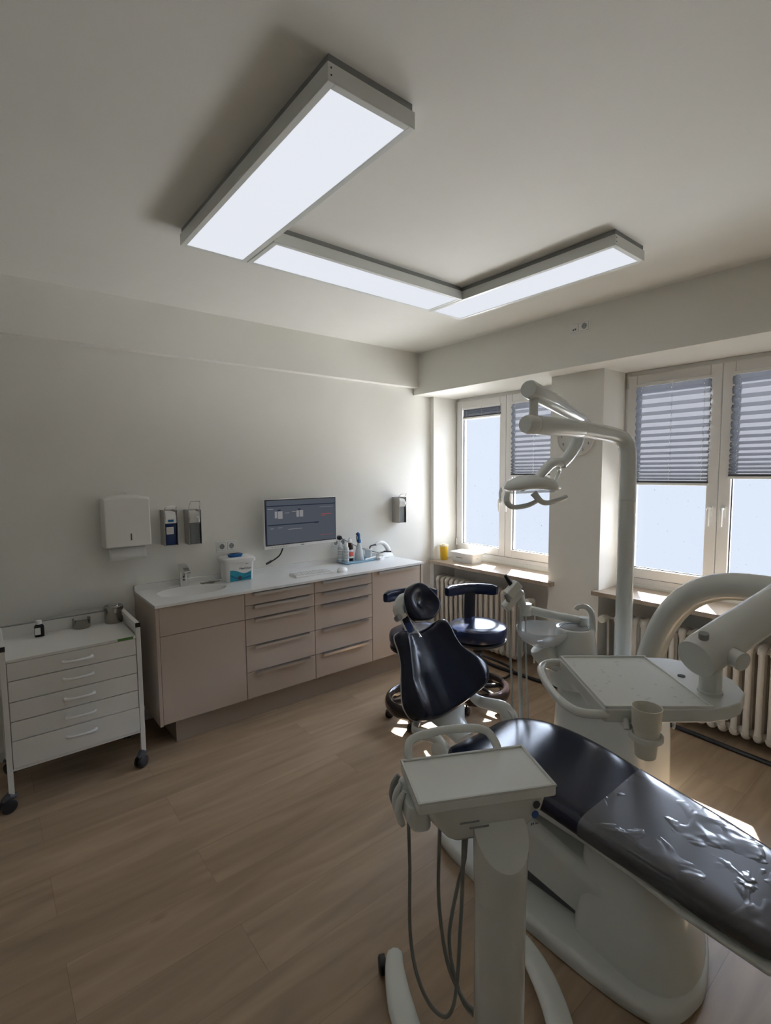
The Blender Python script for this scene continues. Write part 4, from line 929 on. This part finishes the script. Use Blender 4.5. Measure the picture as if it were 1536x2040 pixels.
LA.w('lens', MB().tube([(ha+hd_*.05)+Vector((0, 0, -.018)), (hb-hd_*.05)+Vector((0, 0, -.012))], .045, 16, sy=.15, up=tuple(hs_)), FROST)
LA.w('grip_handle', MB().tube([(-1.505, -2.070, 1.545), (-1.528, -2.085, 1.505), (-1.500, -2.100, 1.480), (-1.423, -2.123, 1.485), (-1.367, -2.140, 1.505)], [.012, .014, .012, .012, .010], 14, sub=5), DENT)
LA.w('grip_handle', MB().tube([(-1.404, -2.145, 1.545), (-1.387, -2.176, 1.505), (-1.338, -2.191, 1.498), (-1.230, -2.212, 1.521)], [.018, .013, .012, .011], 14, sub=5), DENT)
LA.w('rear_grip', MB().tube([(-1.216, -2.130, 1.575), (-1.165, -2.12, 1.62), (-1.162, -2.13, 1.655), (-1.205, -2.15, 1.665)], .010, 12, sub=5), DENT)
LA.w('shield', MB().tube([(-1.530, -2.055, 1.565), (-1.548, -2.06, 1.545), (-1.550, -2.065, 1.500)], .014, 10, sub=4, sy=.25), FROST)

# assistant's instrument arm with suction hoses
AS = Thing('suction_arm', 'slim grey assistant arm holding suction handpieces with hanging hoses', 'suction arm', (-1.07, -2.22, .6))
AS.w('arm', MB().tube([(-1.050, -2.225, .868), (-1.148, -2.125, .893), (-1.288, -2.032, .934)], [.021, .021, .024], 16), DENT)
AS.w('elbow_joint', MB().cyl((-1.288, -2.032, .905), (-1.288, -2.032, .965), .028, n=24), DENT)
AS.w('post_block', MB().tube([(-1.300, -2.025, .93), (-1.312, -2.020, .975), (-1.325, -2.012, 1.03)], [.020, .022, .024], 14, sub=3), DENT)
hM = frame((-1.360, -2.000, .995), (.62, -.30, .72), (.43, .90, .0))
AS.w('holder_block', MB().cbox((0, 0, 0), (.130, .045, .045), M=hM), DENT, bevel=.010, seg=3)
AS.w('holder_clamp', MB().cbox((.035, -.01, .040), (.085, .05, .045), M=hM), DENT2, bevel=.006)
AS.w('suction_handpiece', MB().tube([(-1.345, -2.005, 1.03), (-1.375, -1.990, 1.085), (-1.398, -1.980, 1.12)], [.013, .012, .008], 14), BLKP)
AS.w('suction_handpiece', MB().tube([(-1.390, -2.000, .985), (-1.410, -1.990, 1.025)], [.010, .008], 12), DENTD)
for r_, P in ((.006, ((-1.394, -1.998, .955), (-1.398, -2.017, .726), (-1.405, -2.046, .394), (-1.40, -2.02, .22), (-1.33, -1.95, .14), (-1.22, -1.97, .16), (-1.10, -2.12, .30))),
              (.0115, ((-1.313, -2.013, .95), (-1.324, -2.02, .711), (-1.336, -2.045, .361), (-1.33, -2.02, .20), (-1.27, -1.95, .10), (-1.17, -2.00, .14), (-1.06, -2.13, .28))),
              (.005, ((-1.283, -2.028, .91), (-1.295, -2.039, .711), (-1.306, -2.066, .353), (-1.30, -2.05, .20), (-1.23, -1.99, .12), (-1.14, -2.03, .16), (-1.04, -2.13, .28)))):
    AS.w('hose', MB().tube(P, r_, 10, sub=5), mat('light_hose', (.50, .52, .50), .45))
AS.w('floor_post', MB().cyl((-1.055, -2.222, .60), (-1.055, -2.222, .89), .026, n=20), DENT)

# ------------------------------------------------------------------ instrument cart in front
cy_ = math.radians(-27.7)
CA = Thing('instrument_cart', 'pale grey instrument cart on a column with tray top and hanging hoses, in the foreground', 'instrument cart', (-2.499, -2.733, 0), rz=cy_)
colr = []
CX, CY = .036, -.080
def oval(z, rx, ry, ox=0, oy=0, n=32): return [(CX+ox+rx*math.cos(2*PI*k/n), CY+oy+ry*math.sin(2*PI*k/n), z) for k in range(n)]
CA.l('column', MB().loft([oval(.05, .056, .056), oval(.16, .056, .056), oval(.18, .063, .060), oval(.60, .064, .061)]), DENT, ang=50)
# sloping hood: column top cut by a slanted face that meets the tray head
hood = [oval(.602, .064, .063), oval(.66, .066, .064)]
hood.append([(CX+.068*math.cos(2*PI*k/32), CY+.065*math.sin(2*PI*k/32), .705+.065*(1+math.sin(2*PI*k/32))*1.05) for k in range(32)])
CA.l('hood', MB().loft(hood), DENT, ang=28)
CA.l('tray_top', MB().prism(rrect(-.178, .178, -.094, .094, .008), .846, .872), DENT2, bevel=.004, seg=3)
rm = MB()
for a, b, c, d in ((-.178, .178, .086, .094), (-.178, .178, -.094, -.088), (-.178, -.171, -.088, .086), (.171, .178, -.088, .086)): rm.box(a, b, c, d, .870, .8765)
CA.l('tray_rim', rm, DENT, bevel=.0015)
CA.l('control_head', MB().loft([[(x, y, z) for x, y in rrect(-.155+a, .165-b, -.080+c, .088-c, .02)] for z, a, b, c in ((.735, .075, .055, .03), (.750, .060, .045, .018), (.80, .020, .010, .006), (.846, .0, .0, .0))]), DENT, ang=50)
CA.l('instrument_shelf', MB().loft([[(x, y, z) for x, y in rrect(-.200+a, -.13, -.050, .085, .02)] for z, a in ((.770, .02), (.80, .005), (.835, .01))]), DENT, bevel=.004)
for k, yy in enumerate((.070, .035, .0)):
    CA.l('handpiece', MB().tube([(-.188, yy, .848), (-.200, yy, .828), (-.205, yy, .800), (-.200, yy, .775), (-.193, yy, .760)], [.006, .0085, .010, .009, .007], 12, sub=3), DENTD if k == 0 else DENT2)
CA.l('carry_handle', MB().tube([(-.150, .088, .862), (-.152, .108, .885), (-.135, .135, .905), (-.06, .150, .912), (.03, .150, .912), (.085, .138, .905), (.102, .110, .885), (.105, .088, .862)], .0095, 14, sub=5, sy=1.25), DENT)
stk = MB().cyl((.1555, -.030, .815), (.1680, -.050, .815), .001)
CA.l('round_sticker', MB().cyl((.130, -.0815, .822), (.1302, -.0835, .822), .0095, n=24), DGRY)
CA.l('round_sticker', MB().cyl((.127, -.0800, .796), (.1272, -.0820, .796), .0095, n=24), mat('blue_sticker', (.05, .12, .38), .5))
text('plate_text', '24 V~', .009, frame((.128, -.0785, .770), (1, 0, 0), (0, -.15, 1)), INK, CA.o)
CA.l('side_slot', MB().cbox((-.02, -.0790, .785), (.05, .002, .004)).cbox((-.045, -.0790, .800), (.05, .002, .003)), DENTD)
# hoses in world space, converted
Mi = (Matrix.Translation((-2.499, -2.733, 0)) @ Matrix.Rotation(cy_, 4, 'Z')).inverted()
for P in ([(-2.560, -2.540, .80), (-2.555, -2.535, .73), (-2.550, -2.530, .62), (-2.545, -2.528, .50), (-2.560, -2.545, .327), (-2.573, -2.587, .236), (-2.563, -2.628, .172), (-2.546, -2.669, .157), (-2.535, -2.690, .196), (-2.523, -2.695, .271), (-2.518, -2.700, .408), (-2.515, -2.705, .55), (-2.515, -2.710, .75)],
          [(-2.535, -2.640, .78), (-2.53, -2.635, .66), (-2.530, -2.630, .50), (-2.527, -2.640, .381), (-2.514, -2.657, .269), (-2.505, -2.700, .210), (-2.490, -2.735, .190), (-2.474, -2.765, .195), (-2.455, -2.790, .205)],
          [(-2.505, -2.712, .75), (-2.500, -2.700, .62), (-2.485, -2.665, .52), (-2.496, -2.645, .391), (-2.506, -2.650, .329), (-2.508, -2.672, .255), (-2.503, -2.705, .195), (-2.490, -2.745, .180), (-2.460, -2.79, .195)]):
    CA.l('hose', MB().tube([Mi @ Vector(p) for p in P], .0052, 10, sub=5), HOSE)
CA.l('hose_socket', MB().tube([Mi @ Vector((-2.516, -2.710, .75)), Mi @ Vector((-2.516, -2.708, .70))], [.014, .008], 14), DENTD)
# base: U of two curved arms and a bridge
for sx_ in (-1, 1):
    xe = .012 if False else 0
    P = [(.065+sx_*.205, .350, 0), (.065+sx_*.222, .28, 0), (.065+sx_*.228, .16, 0), (.065+sx_*.212, .04, 0), (.065+sx_*.175, -.06, 0), (.065+sx_*.11, -.115, 0)]
    Q = cr_spline(P, 5); rings = []
    for i, p in enumerate(Q):
        tdir = (Q[min(i+1, len(Q)-1)]-Q[max(i-1, 0)]).normalized(); nrm = Vector((tdir.y, -tdir.x, 0)); w_ = .024+.016*min(1, i/10); h_ = .062+.014*min(1, i/8)
        if i == 0: w_ *= .6
        rings.append([p+nrm*(w_*math.copysign(abs(math.cos(2*PI*k/20))**.6, math.cos(2*PI*k/20)))+Vector((0, 0, .045+(h_-.045)*(.5+.5*math.sin(2*PI*k/20))*1.0)) for k in range(20)])
    CA.l('base_arm', MB().loft(rings), DENT, ang=60)
CA.l('base_bridge', MB().loft([[(x, y, z) for x, y in rrect(-.09, .24, -.15, .03, .05)] for z in (.045, .068)]+[[(x, y, .078) for x, y in rrect(-.08, .23, -.14, .02, .05)]]), DENT, ang=50)
def cart_castor(x, y):
    mb = MB()
    for q in (-1, 1): mb.tube([(x+q*.003, y, .026), (x+q*.005, y, .026), (x+q*.013, y, .026), (x+q*.016, y, .026)], [.022, .026, .026, .020], 24)
    mb.cyl((x, y, .03), (x, y, .055), .008, n=12)
    CA.l('castor', mb, BLKP)
for p in ((-.163, .315), (.29, .315), (-.06, -.10), (.19, -.10)): cart_castor(*p)
cart_side = MB().tube([(-.178, .33, .030), (-.196, .33, .030), (-.200, .33, .030)], [.028, .028, .022], 24)
CA.l('wheel', cart_side, BLKP)
